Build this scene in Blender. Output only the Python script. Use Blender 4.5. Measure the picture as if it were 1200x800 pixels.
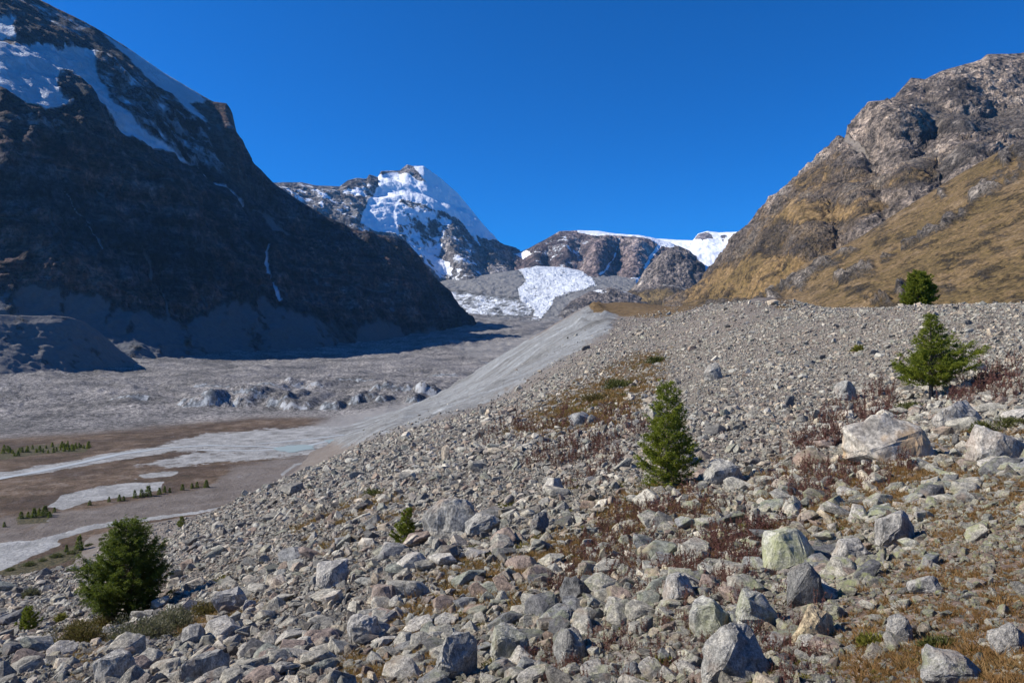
import bpy, bmesh, math, random
import numpy as np
from mathutils import Vector

R = math.radians
scene = bpy.context.scene
for _o in list(bpy.data.objects):
    bpy.data.objects.remove(_o)
C = scene.collection

# ------------------------------------------------------------------ camera, sky, sun, exposure
F = 800.0                                   # focal length in photo pixels (photo 1200 x 800, 24 mm on full frame)
cam_d = bpy.data.cameras.new('camera')
cam_d.sensor_width = 36.0
cam_d.lens = 24.0
cam_d.clip_start = 0.05
cam_d.clip_end = 40000
cam = bpy.data.objects.new('camera', cam_d)
C.objects.link(cam)
cam.location = (0, 0, 0)
cam.rotation_euler = (R(90), 0, 0)
scene.camera = cam

SUN_EL = 38.0
SUN_AZ = -90.0                              # degrees clockwise from +Y (view direction); -90 = from the left
sx = math.sin(R(SUN_AZ)) * math.cos(R(SUN_EL))
sy = math.cos(R(SUN_AZ)) * math.cos(R(SUN_EL))
sz = math.sin(R(SUN_EL))
sun_d = bpy.data.lights.new('sun', 'SUN')
sun_d.energy = 5.0
sun_d.angle = R(0.53)
sun_d.color = (1.0, 0.945, 0.86)
sun = bpy.data.objects.new('sun', sun_d)
C.objects.link(sun)
sun.rotation_euler = Vector((sx, sy, sz)).to_track_quat('Z', 'Y').to_euler()

world = bpy.data.worlds.new('World')
scene.world = world
world.use_nodes = True
wn = world.node_tree
sky = wn.nodes.new('ShaderNodeTexSky')
sky.sky_type = 'NISHITA'
sky.sun_disc = False
sky.sun_elevation = R(SUN_EL)
sky.sun_rotation = R(SUN_AZ)
sky.altitude = 2300
sky.air_density = 1.0
sky.dust_density = 0.15
sky.ozone_density = 3.0
whs = wn.nodes.new('ShaderNodeMix')                # the photograph's polarised, deep blue sky, the same all round
whs.data_type = 'RGBA'; whs.blend_type = 'MULTIPLY'
whs.inputs[0].default_value = 1.0
whs.inputs[7].default_value = (0.05, 0.64, 1.34, 1)
bg = wn.nodes['Background']
bg.inputs['Strength'].default_value = 0.082
wn.links.new(sky.outputs['Color'], whs.inputs[6])
wn.links.new(whs.outputs[2], bg.inputs['Color'])

scene.view_settings.view_transform = 'Standard'
scene.view_settings.look = 'None'
scene.view_settings.gamma = 1.0
scene.view_settings.use_curve_mapping = False
scene.view_settings.exposure = 0.5
scene.cycles.use_denoising = True
scene.cycles.max_bounces = 5
scene.cycles.volume_bounces = 1
scene.cycles.transparent_max_bounces = 6

rng = np.random.default_rng(7)
random.seed(7)

# ------------------------------------------------------------------ noise in numpy
def _hash(ix, iy, iz, seed):
    h = (ix.astype(np.uint32) * np.uint32(374761393) + iy.astype(np.uint32) * np.uint32(668265263)
         + iz.astype(np.uint32) * np.uint32(2147483647) + np.uint32(seed * 974634777 & 0xffffffff))
    h = (h ^ (h >> np.uint32(13))) * np.uint32(1274126177)
    h = (h ^ (h >> np.uint32(16))) * np.uint32(2246822519)
    return (h ^ (h >> np.uint32(15)))

def pnoise(x, y, z, seed=0):
    x, y, z = np.broadcast_arrays(np.asarray(x, float), np.asarray(y, float), np.asarray(z, float))
    fx, fy, fz = np.floor(x), np.floor(y), np.floor(z)
    ix, iy, iz = fx.astype(np.int64), fy.astype(np.int64), fz.astype(np.int64)
    dx, dy, dz = x - fx, y - fy, z - fz
    u, v, w = (t * t * t * (t * (t * 6 - 15) + 10) for t in (dx, dy, dz))
    out = 0.0
    for a in (0, 1):
        for b in (0, 1):
            for c in (0, 1):
                h = _hash(ix + a, iy + b, iz + c, seed)
                gx = (h & np.uint32(1023)).astype(float) / 511.5 - 1
                gy = ((h >> np.uint32(10)) & np.uint32(1023)).astype(float) / 511.5 - 1
                gz = ((h >> np.uint32(20)) & np.uint32(1023)).astype(float) / 511.5 - 1
                g = gx * (dx - a) + gy * (dy - b) + gz * (dz - c)
                out = out + g * (u if a else 1 - u) * (v if b else 1 - v) * (w if c else 1 - w)
    return out * 1.2

_c, _s = math.cos(0.6), math.sin(0.6)
def fbm(x, y, z, octv=4, seed=0, gain=0.5, ridged=False):
    tot, a, n = 0.0, 1.0, 0.0
    for k in range(octv):
        p = pnoise(x, y, z, seed + k)
        if ridged:
            p = 1 - 2 * np.abs(p) * 1.6
        tot = tot + a * p
        n += a
        a *= gain
        x, y, z = (x * _c - y * _s) * 2.03 + 17.1, (x * _s + y * _c) * 2.03 - 4.7, z * 2.03 + 9.3
    return tot / n

def smooth01(t):
    t = np.clip(t, 0, 1)
    return t * t * (3 - 2 * t)

def poly_mask(px, py, pts, soft=4.0):
    """1 inside the polygon, 0 outside, soft edge of so many pixels"""
    px = np.asarray(px, float); py = np.asarray(py, float)
    inside = np.zeros(px.shape, bool)
    dist = np.full(px.shape, 1e9)
    n = len(pts)
    for i in range(n):
        x0, y0 = pts[i]; x1, y1 = pts[(i + 1) % n]
        cond = ((y0 > py) != (y1 > py))
        with np.errstate(divide='ignore', invalid='ignore'):
            xi = (x1 - x0) * (py - y0) / (y1 - y0 if y1 != y0 else 1e-9) + x0
        inside ^= cond & (px < xi)
        ex, ey = x1 - x0, y1 - y0
        L2 = ex * ex + ey * ey + 1e-9
        t = np.clip(((px - x0) * ex + (py - y0) * ey) / L2, 0, 1)
        dist = np.minimum(dist, np.hypot(px - x0 - t * ex, py - y0 - t * ey))
    sd = np.where(inside, dist, -dist)
    return smooth01(0.5 + sd / soft)

def line_mask(px, py, pts, width, soft=2.0):
    """1 along a polyline; width may vary: pts are (x, y) or (x, y, w)"""
    m = np.zeros(np.shape(px))
    for i in range(len(pts) - 1):
        x0, y0 = pts[i][:2]; x1, y1 = pts[i + 1][:2]
        w0 = pts[i][2] if len(pts[i]) > 2 else width
        w1 = pts[i + 1][2] if len(pts[i + 1]) > 2 else width
        ex, ey = x1 - x0, y1 - y0
        t = np.clip(((px - x0) * ex + (py - y0) * ey) / (ex * ex + ey * ey + 1e-9), 0, 1)
        d = np.hypot(px - x0 - t * ex, py - y0 - t * ey)
        w = w0 + (w1 - w0) * t
        m = np.maximum(m, smooth01(0.5 + (w * 0.5 - d) / soft))
    return m

# ------------------------------------------------------------------ mesh helpers
def tag(o, label=None, cat=None, group=None, kind=None):
    if label: o['label'] = label
    if cat: o['category'] = cat
    if group: o['group'] = group
    if kind: o['kind'] = kind
    return o

def link(name, me, mat=None, parent=None):
    o = bpy.data.objects.new(name, me)
    C.objects.link(o)
    if mat is not None and not me.materials:
        me.materials.append(mat)
    if parent is not None:
        o.parent = parent
    return o

def empty(name, loc, rz=0.0):
    o = bpy.data.objects.new(name, None)
    o.empty_display_size = 0.3
    C.objects.link(o)
    o.location = loc
    o.rotation_euler = (0, 0, rz)
    return o

def mesh_np(name, V, Fc, smooth=True, attrs=None):
    """V (n,3); Fc (m,3) or (m,4)"""
    me = bpy.data.meshes.new(name)
    V = np.asarray(V, np.float32); Fc = np.asarray(Fc, np.int32)
    k = Fc.shape[1]
    me.vertices.add(len(V)); me.vertices.foreach_set('co', V.ravel())
    me.loops.add(Fc.size); me.loops.foreach_set('vertex_index', Fc.ravel())
    me.polygons.add(len(Fc))
    me.polygons.foreach_set('loop_start', np.arange(0, Fc.size, k, dtype=np.int32))
    me.polygons.foreach_set('loop_total', np.full(len(Fc), k, np.int32))
    me.polygons.foreach_set('use_smooth', np.full(len(Fc), smooth, bool))
    for an, av in (attrs or {}).items():
        at = me.attributes.new(an, 'FLOAT', 'POINT')
        at.data.foreach_set('value', np.asarray(av, np.float32).ravel())
    me.update(calc_edges=True)
    me.validate()
    return me

def grid_faces(nu, nv):
    i = np.arange(nu * nv).reshape(nv, nu)
    return np.stack([i[:-1, :-1], i[:-1, 1:], i[1:, 1:], i[1:, :-1]], -1).reshape(-1, 4)

def grid_normals(P):
    du = np.gradient(P, axis=1); dv = np.gradient(P, axis=0)
    n = np.cross(du, dv)
    return n / (np.linalg.norm(n, axis=-1, keepdims=True) + 1e-12)

def to_px(P):
    Y = np.maximum(P[..., 1], 0.3)
    return 600 + F * P[..., 0] / Y, 400 - F * P[..., 2] / Y

# ------------------------------------------------------------------ material helpers
class NT:
    def __init__(self, name):
        self.m = bpy.data.materials.new(name)
        self.m.use_nodes = True
        self.t = self.m.node_tree
        self.b = self.t.nodes['Principled BSDF']
        self.b.inputs['Roughness'].default_value = 0.9
        self.b.inputs['Specular IOR Level'].default_value = 0.25
    def n(self, typ, **kw):
        nd = self.t.nodes.new(typ)
        for k, v in kw.items():
            if k in nd.inputs: nd.inputs[k].default_value = v
            else: setattr(nd, k, v)
        return nd
    def l(self, a, b):
        self.t.links.new(a, b)
    def attr(self, name, inst=False):
        a = self.n('ShaderNodeAttribute')
        a.attribute_name = name
        if inst: a.attribute_type = 'INSTANCER'
        return a
    def noise(self, scale, detail=5, rough=0.6, vec=None, w=None, dist=0.0):
        nz = self.n('ShaderNodeTexNoise')
        if w is not None:
            nz.noise_dimensions = '4D'
            self.l(w, nz.inputs['W'])
        nz.inputs['Scale'].default_value = scale
        nz.inputs['Detail'].default_value = detail
        nz.inputs['Roughness'].default_value = rough
        nz.inputs['Distortion'].default_value = dist
        if vec is not None: self.l(vec, nz.inputs['Vector'])
        return nz.outputs['Fac']
    def ramp(self, fac, stops, interp='LINEAR'):
        r = self.n('ShaderNodeValToRGB')
        r.color_ramp.interpolation = interp
        els = r.color_ramp.elements
        while len(els) < len(stops): els.new(0.5)
        for e, (p, c) in zip(els, stops):
            e.position = p
            e.color = (*c, 1) if len(c) == 3 else c
        self.l(fac, r.inputs['Fac'])
        return r.outputs['Color']
    def mix(self, fac, a, b, mode='MIX'):
        mx = self.n('ShaderNodeMix')
        mx.data_type = 'RGBA'; mx.blend_type = mode
        for sock, v in ((mx.inputs['Factor'], fac), (mx.inputs['A'], a), (mx.inputs['B'], b)):
            pass
        ins = {i.identifier: i for i in mx.inputs}
        for key, v in (('Factor_Float', fac), ('A_Color', a), ('B_Color', b)):
            s = ins[key]
            if isinstance(v, (int, float)): s.default_value = v
            elif isinstance(v, tuple): s.default_value = (*v, 1) if len(v) == 3 else v
            else: self.l(v, s)
        return {o.identifier: o for o in mx.outputs}['Result_Color']
    def math(self, op, a, b=None, clamp=False):
        m = self.n('ShaderNodeMath')
        m.operation = op; m.use_clamp = clamp
        for s, v in zip(m.inputs, (a, b)):
            if v is None: continue
            if isinstance(v, (int, float)): s.default_value = v
            else: self.l(v, s)
        return m.outputs[0]
    def sharp(self, mask, nz, lo=0.42, hi=0.58, amt=0.7):
        """mask edge broken up by noise"""
        s = self.math('ADD', mask, self.math('MULTIPLY', self.math('SUBTRACT', nz, 0.5), amt))
        mr = self.n('ShaderNodeMapRange')
        mr.inputs['From Min'].default_value = lo; mr.inputs['From Max'].default_value = hi
        self.l(s, mr.inputs['Value'])
        return mr.outputs[0]
    def bump(self, height, strength=0.5, dist=0.1, normal=None):
        b = self.n('ShaderNodeBump')
        b.inputs['Strength'].default_value = strength
        b.inputs['Distance'].default_value = dist
        self.l(height, b.inputs['Height'])
        if normal is not None: self.l(normal, b.inputs['Normal'])
        return b.outputs['Normal']
    def out(self, color, normal=None, rough=None):
        self.l(color, self.b.inputs['Base Color'])
        if normal is not None: self.l(normal, self.b.inputs['Normal'])
        if rough is not None:
            if isinstance(rough, (int, float)): self.b.inputs['Roughness'].default_value = rough
            else: self.l(rough, self.b.inputs['Roughness'])
        return self.m
# ------------------------------------------------------------------ mountains
def mountain_material(name, rock, scl, grass=None, scree=(0.30, 0.28, 0.26), snowcol=(0.80, 0.83, 0.88), bumpd=4.0, strata=0.0, sedge=(0.46, 0.56), stmix=0.45):
    t = NT(name)
    geo = t.n('ShaderNodeNewGeometry')
    pos = geo.outputs['Position']
    n1 = t.noise(1 / scl, 8, 0.68, pos)
    n2 = t.noise(6 / scl, 6, 0.7, pos)
    n3 = t.noise(40 / scl, 4, 0.65, pos)
    mp = t.n('ShaderNodeMapping')                      # streaks that run down the face
    mp.inputs['Scale'].default_value = (1, 1, 0.22)
    t.l(pos, mp.inputs['Vector'])
    ns = t.noise(14 / scl, 5, 0.7, mp.outputs[0])
    col = t.ramp(n1, [(0.36, rock[0]), (0.46, rock[1]), (0.54, rock[2]), (0.64, rock[3])])
    col = t.mix(0.75, col, t.ramp(n2, [(0.37, (0.12, 0.12, 0.12)), (0.5, (0.5, 0.5, 0.5)), (0.64, (0.92, 0.90, 0.87))]), 'OVERLAY')
    col = t.mix(0.55, col, t.ramp(ns, [(0.38, (0.15, 0.15, 0.15)), (0.63, (0.85, 0.85, 0.85))]), 'OVERLAY')
    nf = t.noise(28 / scl, 6, 0.75, pos)
    col = t.mix(0.85, col, t.ramp(nf, [(0.39, (0.10, 0.10, 0.10)), (0.5, (0.5, 0.5, 0.5)), (0.61, (0.95, 0.93, 0.90))]), 'OVERLAY')
    if strata:
        mp2 = t.n('ShaderNodeMapping')
        mp2.inputs['Scale'].default_value = (0.12, 0.12, 1.0)
        mp2.inputs['Rotation'].default_value = (0.10, 0.22, 0)
        t.l(pos, mp2.inputs['Vector'])
        st = t.noise(strata, 4, 0.75, mp2.outputs[0])
        col = t.mix(stmix, col, t.ramp(st, [(0.40, (0.2, 0.2, 0.21)), (0.62, (0.8, 0.79, 0.76))]), 'OVERLAY')
    nb = t.math('ADD', t.math('MULTIPLY', n2, 0.6), t.math('MULTIPLY', ns, 0.4))
    sc = t.sharp(t.attr('scree').outputs['Fac'], nb, 0.35, 0.65, 2.2)
    scol = t.mix(t.math('MULTIPLY', n3, 0.9), tuple(c * 0.62 for c in scree), tuple(min(1, c * 1.3) for c in scree))
    col = t.mix(sc, col, scol)
    if grass:
        g = t.sharp(t.attr('grass').outputs['Fac'], nb, 0.30, 0.70, 2.4)
        gcol = t.ramp(t.math('ADD', t.math('MULTIPLY', n1, 0.4), t.math('ADD', t.math('MULTIPLY', n2, 0.25), t.math('MULTIPLY', nf, 0.35))),
                      [(0.40, grass[0]), (0.47, tuple(0.5 * (p + q) * k for p, q, k in zip(grass[0], grass[1], (0.95, 1.0, 0.85)))), (0.52, grass[1]), (0.60, grass[2])])
        gcol = t.mix(0.6, gcol, t.ramp(n3, [(0.38, (0.15, 0.15, 0.15)), (0.5, (0.5, 0.5, 0.5)), (0.62, (0.9, 0.9, 0.9))]), 'OVERLAY')
        col = t.mix(g, col, gcol)
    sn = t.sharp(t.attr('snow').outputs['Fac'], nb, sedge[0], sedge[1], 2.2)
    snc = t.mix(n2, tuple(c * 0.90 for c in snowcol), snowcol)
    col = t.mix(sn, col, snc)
    mpv = t.n('ShaderNodeMapping'); mpv.inputs['Scale'].default_value = (1, 1, 0.5); t.l(pos, mpv.inputs['Vector'])
    vo = t.n('ShaderNodeTexVoronoi'); vo.inputs['Scale'].default_value = 16 / scl; vo.inputs['Detail'].default_value = 3.0; t.l(mpv.outputs[0], vo.inputs['Vector'])
    h = t.math('ADD', n2, t.math('ADD', t.math('MULTIPLY', n3, 0.3), t.math('MULTIPLY', nf, 0.5)))
    h = t.math('ADD', h, t.math('MULTIPLY', ns, 0.5))
    rocky = t.math('SUBTRACT', 1.0, t.math('MAXIMUM', sc, g if grass else 0.0), True)
    h = t.math('ADD', h, t.math('MULTIPLY', vo.outputs['Distance'], t.math('MULTIPLY', rocky, 0.7)))
    h = t.math('MULTIPLY', h, t.math('ADD', t.math('MULTIPLY', rocky, 0.75), 0.25))
    damp = t.math('SUBTRACT', 1.0, t.math('MULTIPLY', sn, 0.8))
    h = t.math('MULTIPLY', h, damp)
    return t.out(col, t.bump(h, 1.0, bumpd * 2.6), 0.92)

def smooth1(a, k):
    if k < 2: return a
    w = np.hanning(k * 2 + 1); w /= w.sum()
    return np.convolve(np.pad(a, k, mode='edge'), w, 'valid')

def pchip_cols(tk, K, t):
    """K (L, n) values at knots tk; evaluated at t (m) -> (m, n); shape-preserving cubic"""
    tk = np.asarray(tk, float)
    h = np.diff(tk)[:, None]
    d = np.diff(K, axis=0) / h
    m = np.zeros_like(K)
    for i in range(1, len(tk) - 1):
        s = np.sign(d[i - 1]) * np.sign(d[i])
        with np.errstate(divide='ignore', invalid='ignore'):
            hm = 2 / (1 / np.where(d[i - 1] == 0, 1e-9, d[i - 1]) + 1 / np.where(d[i] == 0, 1e-9, d[i]))
        m[i] = np.where(s > 0, hm, 0)
    m[0] = d[0]; m[-1] = d[-1]
    idx = np.clip(np.searchsorted(tk, t, side='right') - 1, 0, len(tk) - 2)
    hh = np.diff(tk)[idx][:, None]
    s = ((t - tk[idx])[:, None]) / hh
    a, b = K[idx], K[idx + 1]
    return ((2 * s**3 - 3 * s**2 + 1) * a + (s**3 - 2 * s**2 + s) * hh * m[idx]
            + (-2 * s**3 + 3 * s**2) * b + (s**3 - s**2) * hh * m[idx + 1])

def loft(name, x0, x1, nu, layers, rows, mat, amps, masks, ridge=None, back=(700, 500), dfield=None, seed=1,
         sm=8, label=None, stretch_z=1.0, ridge_keep=0.35, after=None, kind='structure'):
    """a mountain: layers of (photo x, photo y, distance) from foot to crest; every column becomes a slope in world space"""
    px = np.linspace(x0, x1, nu)
    Kp, Kd = [], []
    for i, L in enumerate(layers):
        L = sorted(L)
        xs = [q[0] for q in L]
        py = np.interp(px, xs, [q[1] for q in L]); dd = np.interp(px, xs, [q[2] for q in L])
        dd = smooth1(dd, sm * 2)
        if i < len(layers) - 1: py = smooth1(py, sm)
        Kp.append(py); Kd.append(dd)
    Kp = np.array(Kp); Kd = np.array(Kd)
    for i in range(len(Kp) - 2, -1, -1):
        Kp[i] = np.maximum(Kp[i], Kp[i + 1] + 0.4)
    tk = np.concatenate([[0], np.cumsum(rows)]).astype(float)
    t = np.arange(int(tk[-1]) + 1, dtype=float)
    PY = pchip_cols(tk, Kp, t); D = pchip_cols(tk, Kd, t)
    PX = np.broadcast_to(px, PY.shape)
    if dfield is not None: D = D + dfield(PX, PY)
    P = np.stack([(PX - 600) / F * D, D, (400 - PY) / F * D], -1)
    # far side
    nb = 14
    last = P[-1]
    tb = np.linspace(0, 1, nb + 1)[1:, None]
    dirx = (px - 600) / F
    Yb = last[None, :, 1] + back[0] * tb
    B = np.stack([Yb * dirx[None], Yb, last[None, :, 2] - back[1] * tb ** 1.2], -1)
    P = np.concatenate([P, B], 0)
    PXb = np.concatenate([PX, np.broadcast_to(px, (nb, nu))], 0)
    PYb = np.concatenate([PY, np.broadcast_to(PY[-1], (nb, nu))], 0)
    N = grid_normals(P)
    if N[len(t) // 2, nu // 2, 1] > 0: N = -N
    keep = np.ones(P.shape[0])
    rr = np.abs(np.arange(P.shape[0]) - len(t) + 1)
    keep = ridge_keep + (1 - ridge_keep) * smooth01(rr / max(6.0, 0.12 * len(t)))
    M = {k: np.zeros(PXb.shape) for k in ('snow', 'grass', 'scree')}
    wx = fbm(PXb * 0.06, PYb * 0.06, 0.5, 4, seed + 50) * 7
    wy = fbm(PXb * 0.06, PYb * 0.06, 7.5, 4, seed + 60) * 7
    masks(M, PXb + wx, PYb + wy, PXb, PYb)
    disp = np.zeros(PXb.shape)
    x, y, z = P[..., 0], P[..., 1], P[..., 2] * stretch_z
    for (wl, amp, mode, which) in amps:
        f = 1.0 / wl
        if mode == 'r':
            q = 0.35 * fbm(x * f * 0.7, y * f * 0.7, z * f * 0.7, 3, seed + 7)
            d = 0.55 * fbm(x * f + q, y * f + q, z * f * 0.45, 6, seed + int(wl) % 97, 0.55, True) + 0.75 * fbm(x * f * 1.3, y * f * 1.3 + q, z * f * 1.3, 6, seed + int(wl) % 91, 0.6)
        else: d = fbm(x * f, y * f, z * f, 5, seed + int(wl) % 89, 0.55)
        soft = np.maximum(np.maximum(M['snow'] * 0.75, M['scree'] * 0.8), M['grass'] * 0.62)
        disp += d * amp * (1 - soft if which else 1.0)
    if after is not None: disp += after(P, PXb, PYb, M)
    P = P + N * (disp * keep[:, None])[..., None]
    me = mesh_np(name, P.reshape(-1, 3), grid_faces(nu, P.shape[0])[:, ::-1], True, M)
    o = link(name, me, mat)
    o['kind'] = kind
    return o

# ---- left mountain, in shade
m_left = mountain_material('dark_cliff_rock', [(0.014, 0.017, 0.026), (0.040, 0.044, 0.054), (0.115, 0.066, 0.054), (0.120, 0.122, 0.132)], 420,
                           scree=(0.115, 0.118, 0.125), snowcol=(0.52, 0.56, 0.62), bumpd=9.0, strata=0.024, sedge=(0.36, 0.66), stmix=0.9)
SN_LEFT = [
    [(-60, 50), (0, 60), (50, 62), (70, 67), (73, 60), (105, 65), (110, 78), (113, 93), (122, 105), (126, 120), (160, 155), (180, 172), (215, 192), (232, 201),
     (200, 190), (170, 180), (140, 160), (110, 130), (95, 112), (78, 96), (65, 96), (60, 105), (62, 118), (75, 132), (50, 136), (20, 120), (0, 109), (-60, 100)],
    [(-10, 32), (14, 32), (10, 42), (14, 55), (-10, 50)],
    [(118, 38), (135, 48), (160, 62), (190, 83), (220, 103), (247, 118), (228, 120), (223, 122), (228, 132), (246, 154), (233, 148), (210, 134), (195, 115),
     (180, 107), (165, 90), (145, 65), (125, 45)],
]
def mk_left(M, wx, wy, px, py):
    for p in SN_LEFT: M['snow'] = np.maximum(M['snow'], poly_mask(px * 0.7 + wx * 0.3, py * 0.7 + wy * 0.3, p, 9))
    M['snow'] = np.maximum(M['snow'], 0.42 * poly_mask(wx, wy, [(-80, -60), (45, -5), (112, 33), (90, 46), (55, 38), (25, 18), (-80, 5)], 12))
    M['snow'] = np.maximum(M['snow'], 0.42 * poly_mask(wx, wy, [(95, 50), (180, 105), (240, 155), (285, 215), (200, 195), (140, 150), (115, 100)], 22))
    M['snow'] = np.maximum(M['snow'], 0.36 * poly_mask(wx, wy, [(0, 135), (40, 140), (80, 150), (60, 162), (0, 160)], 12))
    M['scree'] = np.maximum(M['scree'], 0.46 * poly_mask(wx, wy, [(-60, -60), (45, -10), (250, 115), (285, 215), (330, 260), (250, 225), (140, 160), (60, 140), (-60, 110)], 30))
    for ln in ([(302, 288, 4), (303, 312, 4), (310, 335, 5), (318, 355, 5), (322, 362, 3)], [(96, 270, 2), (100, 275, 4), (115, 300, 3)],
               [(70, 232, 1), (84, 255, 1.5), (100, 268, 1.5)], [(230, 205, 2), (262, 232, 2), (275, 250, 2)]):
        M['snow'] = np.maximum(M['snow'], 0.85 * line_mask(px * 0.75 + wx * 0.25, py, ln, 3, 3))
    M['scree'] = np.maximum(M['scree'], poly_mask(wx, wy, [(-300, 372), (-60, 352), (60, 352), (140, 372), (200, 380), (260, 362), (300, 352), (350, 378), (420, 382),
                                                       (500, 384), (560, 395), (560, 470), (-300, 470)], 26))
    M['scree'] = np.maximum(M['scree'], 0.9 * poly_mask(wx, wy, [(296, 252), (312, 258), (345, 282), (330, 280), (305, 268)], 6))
_mk_left0 = mk_left
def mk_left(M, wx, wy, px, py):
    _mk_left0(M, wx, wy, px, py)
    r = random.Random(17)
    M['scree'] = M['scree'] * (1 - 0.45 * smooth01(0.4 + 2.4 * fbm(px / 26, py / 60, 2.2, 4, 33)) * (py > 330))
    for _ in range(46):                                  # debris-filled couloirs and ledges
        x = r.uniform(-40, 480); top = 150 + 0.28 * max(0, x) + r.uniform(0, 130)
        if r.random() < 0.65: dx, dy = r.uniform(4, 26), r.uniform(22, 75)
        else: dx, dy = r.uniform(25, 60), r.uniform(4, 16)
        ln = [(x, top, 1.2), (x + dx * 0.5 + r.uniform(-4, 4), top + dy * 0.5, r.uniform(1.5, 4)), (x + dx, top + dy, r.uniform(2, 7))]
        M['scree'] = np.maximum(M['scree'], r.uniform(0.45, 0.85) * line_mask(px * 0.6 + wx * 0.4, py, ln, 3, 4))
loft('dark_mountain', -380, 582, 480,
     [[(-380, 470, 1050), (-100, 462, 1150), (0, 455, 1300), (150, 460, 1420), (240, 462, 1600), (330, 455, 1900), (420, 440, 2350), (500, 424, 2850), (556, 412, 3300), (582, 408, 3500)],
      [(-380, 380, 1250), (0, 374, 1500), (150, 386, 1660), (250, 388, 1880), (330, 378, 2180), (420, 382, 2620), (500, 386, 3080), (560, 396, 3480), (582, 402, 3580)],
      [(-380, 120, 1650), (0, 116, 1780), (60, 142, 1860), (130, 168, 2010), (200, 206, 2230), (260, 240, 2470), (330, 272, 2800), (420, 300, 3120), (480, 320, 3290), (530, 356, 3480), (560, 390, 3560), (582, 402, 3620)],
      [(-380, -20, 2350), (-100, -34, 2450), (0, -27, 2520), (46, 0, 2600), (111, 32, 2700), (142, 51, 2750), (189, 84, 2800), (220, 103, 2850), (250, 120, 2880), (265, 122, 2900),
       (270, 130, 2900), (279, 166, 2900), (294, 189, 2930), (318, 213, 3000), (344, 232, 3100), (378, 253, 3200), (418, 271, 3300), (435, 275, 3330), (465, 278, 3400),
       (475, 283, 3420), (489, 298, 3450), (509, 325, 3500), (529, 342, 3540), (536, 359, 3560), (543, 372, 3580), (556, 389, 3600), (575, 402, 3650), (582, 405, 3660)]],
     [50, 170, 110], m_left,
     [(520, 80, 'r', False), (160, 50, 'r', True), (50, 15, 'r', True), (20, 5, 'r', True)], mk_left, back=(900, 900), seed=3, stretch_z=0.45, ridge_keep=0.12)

# ---- snow peak in the middle
m_peak = mountain_material('peak_rock', [(0.10, 0.095, 0.10), (0.16, 0.15, 0.15), (0.22, 0.20, 0.19), (0.30, 0.28, 0.27)], 900, snowcol=(0.84, 0.87, 0.92), bumpd=14)
def mk_peak(M, wx, wy, px, py):
    a = px * 0.6 + wx * 0.4; b = py * 0.6 + wy * 0.4
    s = poly_mask(a, b, [(443, 206), (470, 201), (480, 196), (497, 194), (516, 208), (536, 226), (556, 250), (572, 270), (586, 286), (570, 284), (558, 280), (562, 292),
                         (550, 280), (543, 268), (530, 256), (510, 250), (490, 240), (470, 236), (462, 250), (468, 275), (440, 275), (418, 268), (425, 250), (440, 225)], 8)
    s = np.maximum(s, 0.58 * poly_mask(a, b, [(455, 230), (500, 240), (530, 260), (520, 300), (560, 330), (520, 345), (480, 300), (455, 270)], 16))
    s = np.maximum(s, 0.47 * poly_mask(wx, wy, [(320, 214), (400, 220), (440, 215), (440, 300), (320, 260)], 12))
    s = np.maximum(s, 0.44 * poly_mask(wx, wy, [(530, 265), (545, 270), (560, 310), (600, 350), (590, 360), (550, 350), (525, 300)], 10))
    s = np.maximum(s, poly_mask(a, b, [(495, 300), (515, 300), (530, 312), (535, 330), (515, 326)], 6) * 0.8)
    s = np.maximum(s, poly_mask(a, b, [(525, 345), (540, 336), (565, 341), (588, 350), (605, 354), (600, 372), (540, 372)], 5))
    s *= 1 - poly_mask(px, py, [(467, 204), (477, 190), (484, 195), (499, 216), (490, 214), (478, 207)], 3)
    s *= 1 - poly_mask(px, py, [(585, 286), (612, 294), (630, 326), (612, 330), (598, 312)], 4)
    M['snow'] = s
def df_peak(px, py):
    d = np.zeros(px.shape)
    # snow shelves below the summit (gentler ground)
    for pts, w, dep in (([(380, 222), (455, 217), (478, 220), (500, 229)], 7, 130), ([(380, 240), (462, 231), (490, 234), (515, 242), (545, 252), (620, 300)], 6, 130),
                        ([(480, 280), (530, 262), (546, 262), (560, 290)], 8, 110)):
        ln = np.interp(px, [p[0] for p in pts], [p[1] for p in pts])
        fall = smooth01((px - pts[0][0] - 40) / 40) * smooth01((pts[-1][0] - px) / 40)
        d += dep * smooth01((ln + w / 2 - py) / w) * fall
    # buttress ribs standing out of the face
    d += (px - 480) * 5.5                              # the face looks to the right, away from the sun
    for cx, wd, amp in ((538, 16, 260), (575, 13, 200), (420, 14, 160), (380, 16, 140)):
        d -= amp * np.exp(-((px - cx - (py - 300) * 0.35) / wd) ** 2) * smooth01((py - 235) / 60)
    return d
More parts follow.
